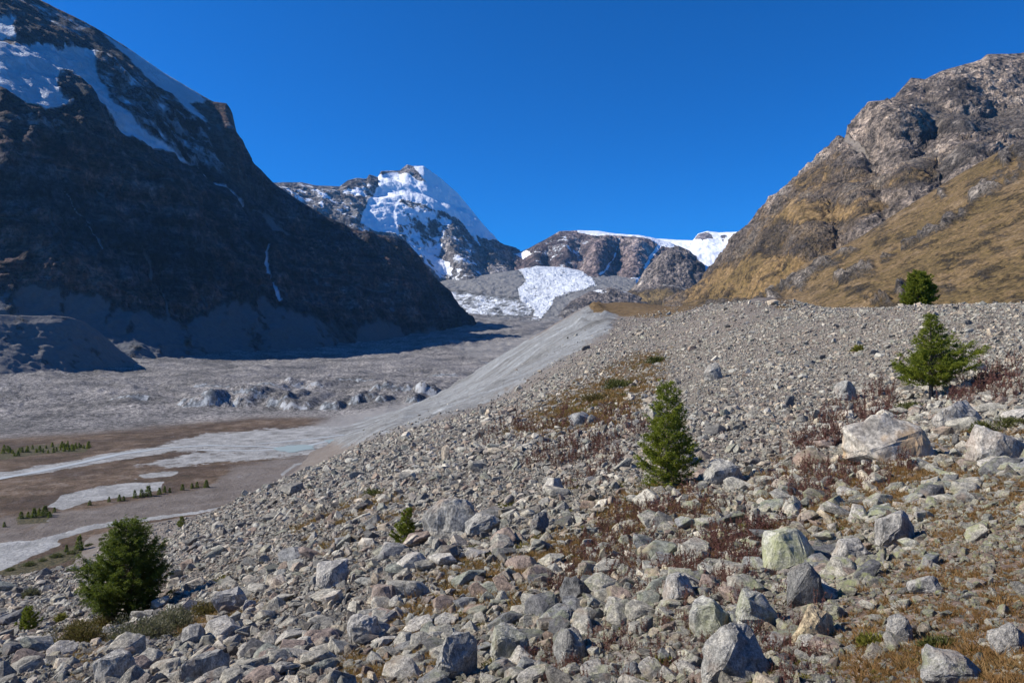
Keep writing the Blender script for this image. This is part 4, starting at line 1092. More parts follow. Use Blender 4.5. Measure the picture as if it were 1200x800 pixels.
BOULDERS = [
    (1062, 546, 132, 56, 1, 's', (0.8, 0.42), 'broad pale boulder stained orange, largest on the slope below the spreading larch'),
    (1132, 504, 52, 30, 2, 'p', (0.8, 0.55), 'grey-beige boulder just above the broad orange-stained boulder'),
    (1186, 548, 74, 46, 3, 'p', (0.8, 0.6), 'pale boulder at the right edge beside the green juniper mat'),
    (937, 676, 84, 52, 4, 'l', (0.8, 0.85), 'pyramid-shaped boulder with yellow-green lichen near the gravel terrace'),
    (950, 712, 40, 46, 5, 'd', (0.8, 1.0), 'dark grey block leaning below the pyramid-shaped boulder'),
    (1003, 662, 44, 28, 6, 'p', (0.8, 0.6), 'pale rounded boulder right of the pyramid-shaped boulder'),
    (1060, 640, 56, 36, 7, 'p', (0.6, 0.55), 'whitish slab leaning at the upper edge of the gravel terrace'),
    (872, 806, 84, 60, 8, 'g', (0.8, 0.85), 'big grey block at the bottom edge, beside the lichen-green boulders'),
    (840, 745, 60, 36, 9, 'l', (0.7, 0.6), 'long boulder covered in yellow-green lichen, above the big grey block'),
    (893, 742, 52, 40, 10, 'l', (0.8, 0.7), 'rounded boulder with green lichen, right behind the big grey block'),
    (962, 756, 62, 38, 11, 'o', (0.7, 0.6), 'ochre-yellow boulder at the foot of the gravel terrace'),
    (1092, 697, 40, 20, 12, 'p', (0.7, 0.42), 'flat pale stone lying alone on the gravel terrace'),
    (1130, 806, 90, 34, 13, 'g', (0.7, 0.5), 'large rounded grey boulder at the bottom edge of the gravel terrace'),
    (1060, 756, 30, 30, 14, 'p', (0.8, 0.9), 'small upright pale rock standing on the gravel terrace'),
    (1192, 770, 46, 34, 15, 'p', (0.8, 0.7), 'white angular rock in the bottom right corner'),
    (838, 447, 23, 19, 16, 'g', (0.8, 0.85), 'lone grey boulder on the scree above the slender larch'),
    (995, 472, 24, 22, 17, 'g', (0.8, 0.8), 'split grey boulder on the scree left of the spreading larch'),
    (852, 570, 50, 28, 18, 'g', (0.8, 0.5), 'grey slab beside the foot of the slender larch'),
    (528, 634, 74, 42, 19, 'g', (0.6, 0.5), 'long grey boulder on the block ridge right of the sapling'),
    (566, 630, 46, 24, 20, 'g', (0.7, 0.55), 'low greenish boulder at the right end of the block ridge'),
    (632, 628, 22, 25, 21, 'd', (0.9, 1.0), 'dark upright block right of the block ridge'),
    (424, 760, 40, 34, 22, 'p', (0.7, 0.7), 'pale pointed slab tilted among the blocks at lower left'),
    (535, 800, 52, 52, 23, 'g', (0.8, 0.9), 'grey squarish block at the bottom edge left of centre'),
    (449, 716, 32, 25, 24, 'b', (0.8, 0.8), 'rusty brown boulder among grey blocks at lower left'),
    (386, 694, 40, 30, 25, 'p', (0.7, 0.7), 'light grey boulder on the crest of the block field'),
    (797, 708, 42, 30, 26, 'p', (0.8, 0.7), 'rounded pale boulder below the slender larch among red plants'),
    (678, 704, 42, 24, 27, 'd', (0.7, 0.6), 'long dark boulder in the middle of the block field'),
    (265, 722, 40, 26, 28, 'p', (0.6, 0.6), 'slanting pale slab at the end of the shrub patch'),
    (222, 760, 30, 24, 29, 'g', (0.8, 0.8), 'grey block just below the shrub patch'),
    (232, 806, 56, 40, 30, 'g', (0.6, 0.6), 'wide grey slab at the bottom edge left of the pale pointed slab'),
    (128, 806, 48, 38, 31, 'p', (0.8, 0.75), 'pale angular block at the bottom left below the shrubs'),
    (670, 782, 44, 40, 32, 'g', (0.8, 0.85), 'grey lichen-spotted block with red plants at its foot'),
    (598, 780, 48, 40, 33, 'l', (0.8, 0.8), 'olive-tinted block at the bottom edge left of the red plants'),
]
b_xy = []
for i, (px, py, w, h, sd, key, (ay, az), lab) in enumerate(BOULDERS):
    X, D, Z, ok = (float(q[0]) for q in hit(px, min(py, 850) - h * 0.10))
    S = w / F * D
    asp = (1, ay, az)
    me = rock_mesh('boulder', 500 + sd, BM[key], npts=20 + sd % 9, box=0.30 + 0.1 * (sd % 4), aspect=asp, bev=0.045, sub=3, rough=0.075, taper=0.5 if sd == 4 else (0.4 if sd in (1, 3) else 0.12))
    zz = np.array([v.co.z for v in me.vertices])
    hz = h / F * D
    o = link('boulder', me)
    sc_z = hz * 1.5 / np.ptp(zz)
    o.scale = (S, S, sc_z)
    o.location = (X, D + S * 0.30, float(H(X, D + S * 0.30)) - zz.min() * sc_z - hz * 0.45)
    o.rotation_euler = (random.uniform(-0.08, 0.08), random.uniform(-0.16, 0.16), random.uniform(-0.35, 0.35))
    tag(o, lab, 'boulder', 'large boulders on the moraine')
    b_xy.append((X, D + S * 0.3, S))
# no loose stone inside a boulder or on a tree's foot
for tx, ty, tr_ in ((473, 638, 0.8), (33, 741, 0.9), (783, 569, 0.9), (1091, 466, 0.9), (152, 724, 1.6), (118, 675, 0.8), (213, 618, 1.2), (100, 748, 1.4), (155, 748, 1.5), (205, 735, 1.4), (242, 720, 0.9), (1158, 505, 0.9)):
    X, D, Z, ok = (float(q[0]) for q in hit(tx, ty))
    d = np.hypot(stones[:, 0] - X, stones[:, 1] - D - 0.2)
    stones = stones[(d > tr_) | (stones[:, 3] < 0.12)]
for (bx_, by_, bs) in b_xy:
    d = np.hypot(stones[:, 0] - bx_, stones[:, 1] - by_)
    stones = stones[(d > bs * 0.45) | (stones[:, 3] < bs * 0.12)]

# ---- the 260 that show largest become rocks of their own
spx = 600 + F * stones[:, 0] / stones[:, 1]; spy = 400 - F * stones[:, 2] / stones[:, 1]
ssz = stones[:, 3] * F / stones[:, 1]
score = np.where((spx > 0) & (spx < 1200) & (spy > 360) & (spy < 805), ssz, 0)
order = np.argsort(-score)
NB = 262
big, rest = order[:NB], order[NB:]
LANDMARKS = [(b[0], b[1] - b[3] * 0.5, n) for b, n in zip(BOULDERS, (
    'broad orange-stained boulder', 'grey-beige boulder', 'boulder at the right edge', 'pyramid-shaped boulder', 'dark leaning block', 'pale rounded boulder', 'whitish slab', 'big grey bottom block',
    'long lichen-green boulder', 'rounded lichen boulder', 'ochre-yellow boulder', 'flat pale stone', 'large rounded bottom boulder', 'small upright rock', 'white corner rock', 'lone scree boulder',
    'split scree boulder', 'slab by the slender larch', 'long ridge boulder', 'low greenish boulder', 'dark upright block', 'pale pointed slab', 'squarish bottom block', 'rusty brown boulder',
    'light crest boulder', 'rounded pale boulder', 'long dark boulder', 'slanting pale slab', 'grey block below the shrubs', 'wide bottom-left slab', 'pale bottom-left block', 'spotted block with red plants', 'olive block'))]
LANDMARKS += [(783, 540, 'slender larch'), (1091, 440, 'spreading larch'), (152, 690, 'bushy larch'), (475, 625, 'sapling'), (33, 728, 'young larch'), (150, 742, 'willow shrub'), (1158, 500, 'juniper mat')]
def where(px, py, k):
    """words for the place next to the k-th nearest landmark"""
    d = sorted((math.hypot(px - a, (py - b) * 1.3), a, b, n) for a, b, n in LANDMARKS)[k]
    dx, dy = px - d[1], py - d[2]
    far = 'just ' if d[0] < 32 else ('well ' if d[0] > 90 else '')
    if abs(dx) > 2.2 * abs(dy): w = 'right of' if dx > 0 else 'left of'
    elif abs(dy) > 2.2 * abs(dx): w = 'below' if dy > 0 else 'above'
    else: w = ('below and ' if dy > 0 else 'above and ') + ('right of' if dx > 0 else 'left of')
    return far + w + ' the ' + d[3]
def rock_group(px, py):
    if px > 985 and py > 600: return 'stones bedded in the gravel terrace'
    if px > 880 and py < 625: return 'blocks around the broad boulder'
    if px > 640: return 'rocks below the slender larch'
    if px > 330: return 'rocks of the lower block field'
    return 'rocks at lower left'
TONES = [('grey', GREYS[1], 'moraine_rock_grey'), ('dark grey', (0.115, 0.112, 0.108), 'moraine_rock_dark'), ('pale', (0.35, 0.325, 0.28), 'moraine_rock_pale'), ('brownish', (0.22, 0.172, 0.142), 'moraine_rock_brown'),
         ('cool grey', (0.20, 0.198, 0.188), 'moraine_rock_blue'), ('greenish grey', (0.205, 0.21, 0.175), 'moraine_rock_green')]
TONE_M = [rock_material(nm, [tuple(c * 0.85 for c in col), tuple(c * 1.12 for c in col), col]) for _, col, nm in TONES]
tone_meshes = {}
used = set()
for i in big:
    X, D, Z, S = stones[i]
    k = random.randrange(len(ROUGH)); tn = random.choices(range(6), (6, 2.2, 3.5, 2.2, 2.5, 1.6))[0]
    if (k, tn) not in tone_meshes:
        q = ROUGH[k].copy(); q.materials.clear(); q.materials.append(TONE_M[tn]); tone_meshes[(k, tn)] = q
    me = tone_meshes[(k, tn)]
    o = bpy.data.objects.new('rock', me); C.objects.link(o)
    sz = S * random.uniform(0.8, 1.15)
    o.scale = (S, S * random.uniform(0.8, 1.1), sz)
    o.location = (X, D, Z + S * random.uniform(0.06, 0.18))
    o.rotation_euler = (random.uniform(-0.45, 0.45), random.uniform(-0.55, 0.3), random.uniform(0, 6.28))
    zz = [v.co.z for v in me.vertices]
    asp = (max(zz) - min(zz)) * sz / S
    shape = 'flat slab' if asp < 0.5 else ('chunky block' if asp > 0.78 else 'angular rock')
    pxw = S * F / D
    size = 'large ' if pxw > 34 else ('small ' if pxw < 22 else '')
    lab = None
    for kk in range(5):
        lab = '%s%s %s %s' % (size, TONES[tn][0], shape, where(spx[i], spy[i], kk))
        if lab not in used: break
    used.add(lab)
    tag(o, lab, 'rock', rock_group(spx[i], spy[i]))

# ---- all smaller stones: points carrying size, turn and shape; instanced by geometry nodes
vcol = bpy.data.collections.new('stone_shapes')
for k, me in enumerate(VARIANTS):
    o = bpy.data.objects.new('stone_shape_%02d' % k, me); vcol.objects.link(o)
def scatter(name, P, rot, scl, idx, coll, extra=None):
    me = bpy.data.meshes.new(name)
    me.vertices.add(len(P)); me.vertices.foreach_set('co', np.asarray(P, np.float32).ravel())
    a = me.attributes.new('rot', 'FLOAT_VECTOR', 'POINT'); a.data.foreach_set('vector', np.asarray(rot, np.float32).ravel())
    a = me.attributes.new('scl', 'FLOAT_VECTOR', 'POINT'); a.data.foreach_set('vector', np.asarray(scl, np.float32).ravel())
    a = me.attributes.new('idx', 'INT', 'POINT'); a.data.foreach_set('value', np.asarray(idx, np.int32).ravel())
    o = link(name, me)
    ng = bpy.data.node_groups.new(name + '_scatter', 'GeometryNodeTree')
    ng.interface.new_socket('Geometry', in_out='INPUT', socket_type='NodeSocketGeometry')
    ng.interface.new_socket('Geometry', in_out='OUTPUT', socket_type='NodeSocketGeometry')
    N = ng.nodes
    gi, go = N.new('NodeGroupInput'), N.new('NodeGroupOutput')
    ci = N.new('GeometryNodeCollectionInfo'); ci.inputs['Collection'].default_value = coll
    ci.inputs['Separate Children'].default_value = True; ci.inputs['Reset Children'].default_value = True
    ip = N.new('GeometryNodeInstanceOnPoints'); ip.inputs['Pick Instance'].default_value = True
    def named(nm, dt):
        q = N.new('GeometryNodeInputNamedAttribute'); q.data_type = dt; q.inputs['Name'].default_value = nm
        return q.outputs['Attribute']
    ng.links.new(gi.outputs[0], ip.inputs['Points'])
    ng.links.new(ci.outputs[0], ip.inputs['Instance'])
    ng.links.new(named('idx', 'INT'), ip.inputs['Instance Index'])
    e2r = N.new('FunctionNodeEulerToRotation')
    ng.links.new(named('rot', 'FLOAT_VECTOR'), e2r.inputs[0]); ng.links.new(e2r.outputs[0], ip.inputs['Rotation'])
    ng.links.new(named('scl', 'FLOAT_VECTOR'), ip.inputs['Scale'])
    ng.links.new(ip.outputs[0], go.inputs[0])
    md = o.modifiers.new('scatter', 'NODES'); md.node_group = ng
    tag(o, kind='stuff')
    return o
Q = stones[rest]
n = len(Q)
S = Q[:, 3]
P = np.c_[Q[:, 0], Q[:, 1], Q[:, 2] + S * rs.uniform(-0.06, 0.20, n)]
rot = np.c_[rs.normal(0, 0.4, n), rs.normal(-0.12, 0.4, n), rs.uniform(0, 6.28, n)]
scl = np.c_[S, S * rs.uniform(0.75, 1.15, n), S * rs.uniform(0.7, 1.15, n)]
o = scatter('loose_stones', P, rot, scl, rs.integers(0, len(VARIANTS), n), vcol)
tag(o, 'grey loose stones and rubble covering the moraine slope', 'stones')
print('stones', n, 'largest', ssz[order[0]], 'cut', ssz[order[NB]])
# ------------------------------------------------------------------ trees
def leaf_material(name, stops, trans=0.34):
    t = NT(name)
    pos = t.n('ShaderNodeNewGeometry').outputs['Position']
    n = t.math('ADD', t.math('MULTIPLY', t.noise(2.2, 3, 0.6, pos), 0.5), t.math('MULTIPLY', t.noise(23, 2, 0.6, pos), 0.5))
    col = t.ramp(n, stops)
    t.b.inputs['Roughness'].default_value = 0.6
    t.b.inputs['Specular IOR Level'].default_value = 0.2
    t.l(col, t.b.inputs['Base Color'])
    tr = t.n('ShaderNodeBsdfTranslucent'); t.l(t.mix(0.5, col, (0.16, 0.20, 0.03), 'ADD'), tr.inputs['Color'])
    ms = t.n('ShaderNodeMixShader'); ms.inputs[0].default_value = trans
    out = [x for x in t.t.nodes if x.type == 'OUTPUT_MATERIAL'][0]
    t.l(t.b.outputs[0], ms.inputs[1]); t.l(tr.outputs[0], ms.inputs[2]); t.l(ms.outputs[0], out.inputs['Surface'])
    return t.m
m_larch = leaf_material('larch_needles', [(0.38, (0.070, 0.088, 0.009)), (0.5, (0.145, 0.172, 0.015)), (0.62, (0.235, 0.245, 0.026))])
m_larch_dark = leaf_material('larch_needles_dark', [(0.38, (0.035, 0.054, 0.008)), (0.5, (0.080, 0.110, 0.013)), (0.62, (0.145, 0.170, 0.022))])
tbk = NT('larch_bark')
m_bark = tbk.out(tbk.mix(tbk.noise(14, 5, 0.7), (0.06, 0.045, 0.035), (0.17, 0.135, 0.11)), tbk.bump(tbk.noise(30, 4), 0.6, 0.03))

class Geo:
    def __init__(self): self.V = []; self.F = []; self.n = 0
    def tube(self, pts, radii, sides=5):
        pts = np.asarray(pts, float); k = len(pts)
        d = np.gradient(pts, axis=0); d /= np.linalg.norm(d, axis=1, keepdims=True) + 1e-9
        ref = np.where(np.abs(d[:, 2:3]) > 0.9, np.array([[1.0, 0, 0]]), np.array([[0, 0, 1.0]]))
        a = np.cross(d, ref); a /= np.linalg.norm(a, axis=1, keepdims=True) + 1e-9
        b = np.cross(d, a)
        th = np.linspace(0, 2 * np.pi, sides, endpoint=False)
        ring = pts[:, None] + (a[:, None] * np.cos(th)[None, :, None] + b[:, None] * np.sin(th)[None, :, None]) * np.asarray(radii)[:, None, None]
        self.V.append(ring.reshape(-1, 3))
        for i in range(k - 1):
            for j in range(sides):
                p, q = self.n + i * sides + j, self.n + i * sides + (j + 1) % sides
                self.F.append((p, q, q + sides)); self.F.append((p, q + sides, p + sides))
        self.n += k * sides
    def tris(self, T):
        T = np.asarray(T, float)            # (m,3,3)
        m = len(T)
        self.V.append(T.reshape(-1, 3))
        self.F.extend(map(tuple, (np.arange(m * 3).reshape(m, 3) + self.n)))
        self.n += m * 3
    def mesh(self, name, smooth=False):
        return mesh_np(name, np.concatenate(self.V), np.array(self.F), smooth)

def needle_tris(r, base, axis, L, W):
    """one thin triangle per row"""
    m = len(base)
    side = np.cross(axis, r.normal(0, 1, (m, 3)))
    side /= np.linalg.norm(side, axis=1, keepdims=True) + 1e-9
    W = np.broadcast_to(W, (m,))[:, None]; L = np.broadcast_to(L, (m,))[:, None]
    return np.stack([base - side * W / 2, base + side * W / 2, base + axis * L], 1)

def conifer(name, seed, h, prof, label, loc, mat, branches=110, tw=13, need=9, nl=0.07, nw=0.016, droop=0.12, up=0.25, crown0=0.06, lean=(0, 0), side=None, rz=0.0, trunk_r=0.022, group=None, cat='tree', gaps=0.12):
    r = np.random.default_rng(seed)
    root = empty(name, loc, rz)
    tag(root, label, cat, group)
    T = Geo(); Cg = Geo()
    zs = np.linspace(0, 1, 14)
    wob = np.cumsum(r.normal(0, 0.004 * h, (14, 2)), 0)
    tp = np.c_[lean[0] * zs ** 1.5 * h + wob[:, 0] * zs, lean[1] * zs ** 1.5 * h + wob[:, 1] * zs, zs * h - 0.25 * (zs == 0)]
    T.tube(tp, trunk_r * h * (1 - zs * 0.93) + 0.004, 8)
    def trunk_at(t):
        return np.array([np.interp(t, zs, tp[:, k]) for k in range(3)])
    tris = []
    for b in range(branches):
        t = crown0 + (0.985 - crown0) * ((b + r.random()) / branches) ** 0.92
        L = prof(t) * h * r.uniform(0.72, 1.12)
        az = b * 2.39996 + r.normal(0, 0.35)
        if side is not None: L *= side(t, az)
        if r.random() < gaps: L *= 0.45
        if L < 0.03 * h * 0.3: L = 0.03 * h * 0.3
        d = np.array([math.cos(az), math.sin(az), 0])
        s = np.linspace(0, 1, 7)
        p0 = trunk_at(t)
        rise = up + 0.55 * t ** 3 + r.normal(0, 0.08)
        pts = p0 + np.outer(s * L, d) + np.outer(np.zeros(7), d)
        pts[:, 2] += L * (rise * s - droop * 2.2 * s * (1 - s) + 0.18 * s ** 3)
        T.tube(pts, (0.0045 * h * (1 - t) + 0.006) * (1 - s * 0.85) * (0.35 + L / (0.3 * h)), 4)
        nt = max(5, int(tw * L / (0.2 * h)))
        st = np.sqrt(r.uniform(0.05, 1.0, nt))
        bp = np.stack([np.interp(st, s, pts[:, k]) for k in range(3)], 1)
        perp = np.array([-d[1], d[0], 0])
        sg = r.choice([-1, 1], nt)
        tl_ = L * 0.42 * (1.05 - 0.75 * st) * r.uniform(0.5, 1.2, nt) + 0.025 * h
        td = d[None] * r.uniform(0.35, 0.9, nt)[:, None] + perp[None] * (sg * r.uniform(0.4, 1.0, nt))[:, None] + np.c_[np.zeros(nt), np.zeros(nt), r.normal(0.12, 0.28, nt)]
        td /= np.linalg.norm(td, axis=1, keepdims=True)
        for q in range(nt):
            m = max(4, int(need * tl_[q] / (0.055 * h)))
            ss = r.random(m)
            base = bp[q] + td[q] * (tl_[q] * ss)[:, None] + r.normal(0, 0.008 * h * 0.5, (m, 3))
            ax = td[q] * 0.55 + r.normal(0, 0.62, (m, 3)) + np.array([0, 0, 0.18])
            ax /= np.linalg.norm(ax, axis=1, keepdims=True)
            tris.append(needle_tris(r, base, ax, nl * r.uniform(0.6, 1.25, m), nw * r.uniform(0.7, 1.3, m)))
        # tuft at the tip
        m = 8
        ax = d + r.normal(0, 0.5, (m, 3)); ax /= np.linalg.norm(ax, axis=1, keepdims=True)
        tris.append(needle_tris(r, np.repeat(pts[-1:], m, 0), ax, nl * 1.1, nw))
    m = 60
    zz = r.uniform(0.86, 1.0, m)
    base = np.array([trunk_at(k) for k in zz])
    ax = r.normal(0, 0.6, (m, 3)) + np.array([0, 0, 0.7]); ax /= np.linalg.norm(ax, axis=1, keepdims=True)
    tris.append(needle_tris(r, base, ax, nl * 1.2, nw))
    Cg.tris(np.concatenate(tris))
    link('trunk', T.mesh('trunk', True), m_bark, root)
    link('crown', Cg.mesh('crown'), mat, root)
    return root

def spot(px, py):
    X, D, Z, ok = hit(px, py)
    return float(X[0]), float(D[0]), float(H(X, D)[0])
# slender larch in the middle
X, D, Z = spot(783, 569)
hh_ = 122 / F * D
conifer('larch_tree', 41, hh_, lambda t: 0.045 + 0.30 * (1 - t) ** 0.85 * (0.62 + 0.38 * min(1, t / 0.22)) * (0.75 if 0.11 < t < 0.17 else 1.0),
        'slender green larch standing alone in the rubble right of centre', (X, D, Z - 0.1), m_larch,
        branches=185, tw=17, need=14, nl=0.085, nw=0.030, up=0.22, droop=0.10, crown0=0.02, trunk_r=0.016, gaps=0.2)
# spreading larch at right, longer limbs low on its right
X, D, Z = spot(1091, 466)
hh_ = 99 / F * D
def side_r(t, az):
    k = 1.0
    if 0.28 < t < 0.52: k *= 1 + 0.75 * max(0, math.cos(az)) - 0.35 * max(0, -math.cos(az)) * (t > 0.4)
    if t < 0.28: k *= 1 + 0.25 * max(0, -math.cos(az)) - 0.25 * max(0, math.cos(az))
    return k
conifer('larch_tree', 57, hh_, lambda t: 0.03 + (0.36 * (1 - t) ** 0.9 if t > 0.5 else 0.33 - 0.25 * (t - 0.25) * (t > 0.25)) * (0.72 if 0.5 < t < 0.58 else 1.0),
        'spreading larch with bare lower trunk and a long shadow on the pale scree at right', (X, D, Z - 0.1), m_larch,
        branches=170, tw=18, need=15, nl=0.11, nw=0.042, up=0.16, droop=0.10, crown0=0.15, side=side_r, trunk_r=0.026, gaps=0.3)
# dense larch behind the crest
Xb, Db = (1077 - 600) / F * 106, 106.0
Zb = float(H(np.array([Xb]), np.array([Db]))[0])
hb = (400 - 319) / F * Db - Zb
conifer('larch_tree', 63, hb, lambda t: 0.05 + 0.44 * (1 - t) ** 0.5 * (0.8 + 0.2 * min(1, t / 0.2)),
        'dense dark larch rising behind the scree crest against the grassy slope', (Xb, Db, Zb - 0.1), m_larch,
        branches=190, tw=15, need=13, nl=0.18, nw=0.075, up=0.20, droop=0.08, crown0=0.03, trunk_r=0.02)
# bushy larch at lower left
X, D, Z = spot(152, 724)
hh_ = 113 / F * D
conifer('larch_tree', 77, hh_, lambda t: 0.06 + 0.40 * (1 - t) ** 0.75 * (0.72 + 0.28 * min(1, t / 0.25)),
        'bushy dark green larch above the shrub patch at lower left', (X, D, Z - 0.1), m_larch_dark,
        branches=230, tw=19, need=15, nl=0.10, nw=0.034, up=0.42, droop=0.06, crown0=0.02, trunk_r=0.02,
        side=lambda t, az: 1 + (0.22 * max(0, -math.cos(az)) if t < 0.4 else 0))
# small ones near by
for px, py, hp, wd, lab, sd in ((473, 638, 42, 0.30, 'bright green larch sapling leaning beside the long grey boulder', 81), (33, 741, 30, 0.42, 'small young larch on the stony slope at the left edge', 82),
                                (213, 618, 13, 0.36, 'tiny green larch at the upper edge of the rubble left of centre', 83), (118, 675, 13, 0.3, 'tiny bright green larch just left of the bushy larch', 84)):
    X, D, Z = spot(px, py)
    hs = hp / F * D
    conifer('larch_sapling', sd, hs, lambda t, wd=wd: 0.05 + wd * (1 - t) ** 0.8, lab, (X, D, Z - 0.03), m_larch, branches=60, tw=11, need=9, nl=0.055 * hs, nw=0.022 * hs, up=0.5, droop=0.05, crown0=0.02, trunk_r=0.016,
            lean=(0.12, 0) if sd == 81 else (0, 0), group='larch saplings on the moraine')
# trees far below on the valley floor
def far_tree_mesh(seed):
    r = np.random.default_rng(seed)
    G = Geo()
    T = []
    for _ in range(420):
        t = r.random() ** 1.3; a = r.uniform(0, 6.283)
        rad = (0.03 + 0.30 * (1 - t) ** 0.8) * math.sqrt(r.uniform(0.15, 1)) * (0.8 + 0.3 * math.sin(a * 3 + seed))
        c = np.array([math.cos(a) * rad, math.sin(a) * rad, 0.04 + 0.94 * t - 0.1 * rad])
        ax = np.array([math.cos(a), math.sin(a), 0.3]) + r.normal(0, 0.5, 3); ax /= np.linalg.norm(ax)
        T.append((c, ax))
    G.tris(needle_tris(r, np.array([c for c, _ in T]), np.array([a for _, a in T]), r.uniform(0.10, 0.2, len(T)), r.uniform(0.05, 0.09, len(T))))
    return G.mesh('crown')
def far_trunk_mesh():
    G = Geo(); G.tube([(0, 0, -0.06), (0, 0, 0.4), (0, 0, 0.96)], [0.022, 0.016, 0.004], 5); return G.mesh('trunk', True)
FAR_C = [far_tree_mesh(k) for k in range(4)]
for q in FAR_C: q.materials.append(m_larch)
FAR_T = far_trunk_mesh(); FAR_T.materials.append(m_bark)
FAR_CD = [m.copy() for m in FAR_C]
for q in FAR_CD: q.materials.clear(); q.materials.append(m_larch_dark)
def far_tree(px, py, hp, label, group, dark=True):
    D = -FLOOR * F / (py - 400.0)
    X = (px - 600) / F * D
    z = float(valley_h(np.array([X]), np.array([D]))[0]); zm = float(H(np.array([X]), np.array([D]))[0])
    z = max(z, zm)
    root = empty('larch_tree', (X, D, z), random.uniform(0, 6.28))
    h = hp / F * D
    root.scale = (h * random.uniform(0.85, 1.2),) * 2 + (h,)
    tag(root, label, 'tree', group)
    k = random.randrange(4)
    link('trunk', FAR_T, None, root); link('crown', (FAR_CD if dark else FAR_C)[k], None, root)
for px, py, hp in ((93, 644, 17), (78, 646, 8)):
    far_tree(px, py, hp, 'dark green larch beside the pale stream at far left, taller of two' if hp > 10 else 'low dark larch beside the pale stream at far left, shorter of two', 'larches by the pale stream')
ROW = [(128, 588, 6), (140, 587, 8), (145, 586, 5), (158, 583, 9), (166, 582, 9), (174, 581, 12), (187, 579, 8), (193, 577, 8), (199, 577, 6), (214, 574, 7), (225, 572, 6), (231, 571, 7), (242, 571, 9), (105, 592, 6)]
ORD = lambda n: '%d%s' % (n, 'th' if 10 < n % 100 < 14 else {1: 'st', 2: 'nd', 3: 'rd'}.get(n % 10, 'th'))
for k, (px, py, hp) in enumerate(sorted(ROW)): far_tree(px, py, hp, 'small larch, %s from the left in the row across the brown flat' % ORD(k + 1), 'larches in a row on the valley flat')
for k, (px, py, hp) in enumerate(sorted(((25, 607, 8), (33, 606, 7), (40, 606, 11), (46, 604, 9), (53, 604, 12), (58, 606, 7), (5, 617, 6), (64, 600, 6)))):
    far_tree(px, py, hp, 'small larch, %s from the left in the clump by the white silt' % ORD(k + 1), 'larches in the clump by the silt patch', random.random() < 0.6)
ORD = lambda n: '%d%s' % (n, 'th' if 10 < n % 100 < 14 else {1: 'st', 2: 'nd', 3: 'rd'}.get(n % 10, 'th'))
for k, a in enumerate(sorted(random.random() for _ in range(44))):
    px = 2 + 102 * a; py = 531 - 8 * a + random.uniform(-4, 5) * (1 - 0.3 * a)
    far_tree(px, py, random.uniform(3.5, 7.5), 'small larch, %s from the left in the grove below the grey debris' % ORD(k + 1), 'larches in the grove below the debris', random.random() < 0.4)

# ------------------------------------------------------------------ shrubs
def shrub_mesh(seed, n, rx, ry, rz, leaf, mat, stems=True, upr=0.5):
    r = np.random.default_rng(seed)
    G = Geo()
    lob = [(r.uniform(-0.6, 0.6) * rx, r.uniform(-0.6, 0.6) * ry, r.uniform(0.35, 0.75)) for _ in range(9)]
    base = []; ax = []
    for i in range(n):
        lx, ly, ls = lob[i % 9]
        v = r.normal(0, 1, 3); v /= np.linalg.norm(v); v[2] = abs(v[2])
        k = r.random() ** 0.4
        base.append((lx + v[0] * rx * ls * k, ly + v[1] * ry * ls * k, v[2] * rz * (0.5 + ls) * k * 0.8 + 0.0))
        a = v + r.normal(0, 0.7, 3) + np.array([0, 0, upr]); ax.append(a / np.linalg.norm(a))
    G.tris(needle_tris(r, np.array(base), np.array(ax), leaf * r.uniform(0.6, 1.3, n), leaf * 0.35 * r.uniform(0.7, 1.3, n)))
    me = G.mesh('foliage'); me.materials.append(mat)
    S = Geo()
    for q in range(9):
        lx, ly, ls = lob[q]
        S.tube([(lx * 0.1, ly * 0.1, -0.05), (lx * 0.6, ly * 0.6, rz * 0.35), (lx, ly, rz * 0.8 * ls + 0.05)], [0.014, 0.009, 0.003], 4)
    ms = S.mesh('stems', True); ms.materials.append(m_bark)
    return me, ms
m_willow = leaf_material('grey_willow_leaves', [(0.32, (0.075, 0.07, 0.04)), (0.5, (0.135, 0.125, 0.078)), (0.68, (0.19, 0.175, 0.12))], 0.2)
m_brownshrub = leaf_material('brown_shrub_leaves', [(0.32, (0.07, 0.048, 0.018)), (0.5, (0.125, 0.088, 0.03)), (0.68, (0.175, 0.13, 0.055))], 0.2)
m_juniper = leaf_material('juniper_needles', [(0.32, (0.035, 0.045, 0.012)), (0.5, (0.075, 0.08, 0.02)), (0.68, (0.13, 0.115, 0.035))], 0.2)
m_yellow = leaf_material('yellow_green_leaves', [(0.32, (0.10, 0.10, 0.015)), (0.5, (0.17, 0.16, 0.025)), (0.68, (0.24, 0.21, 0.05))], 0.25)
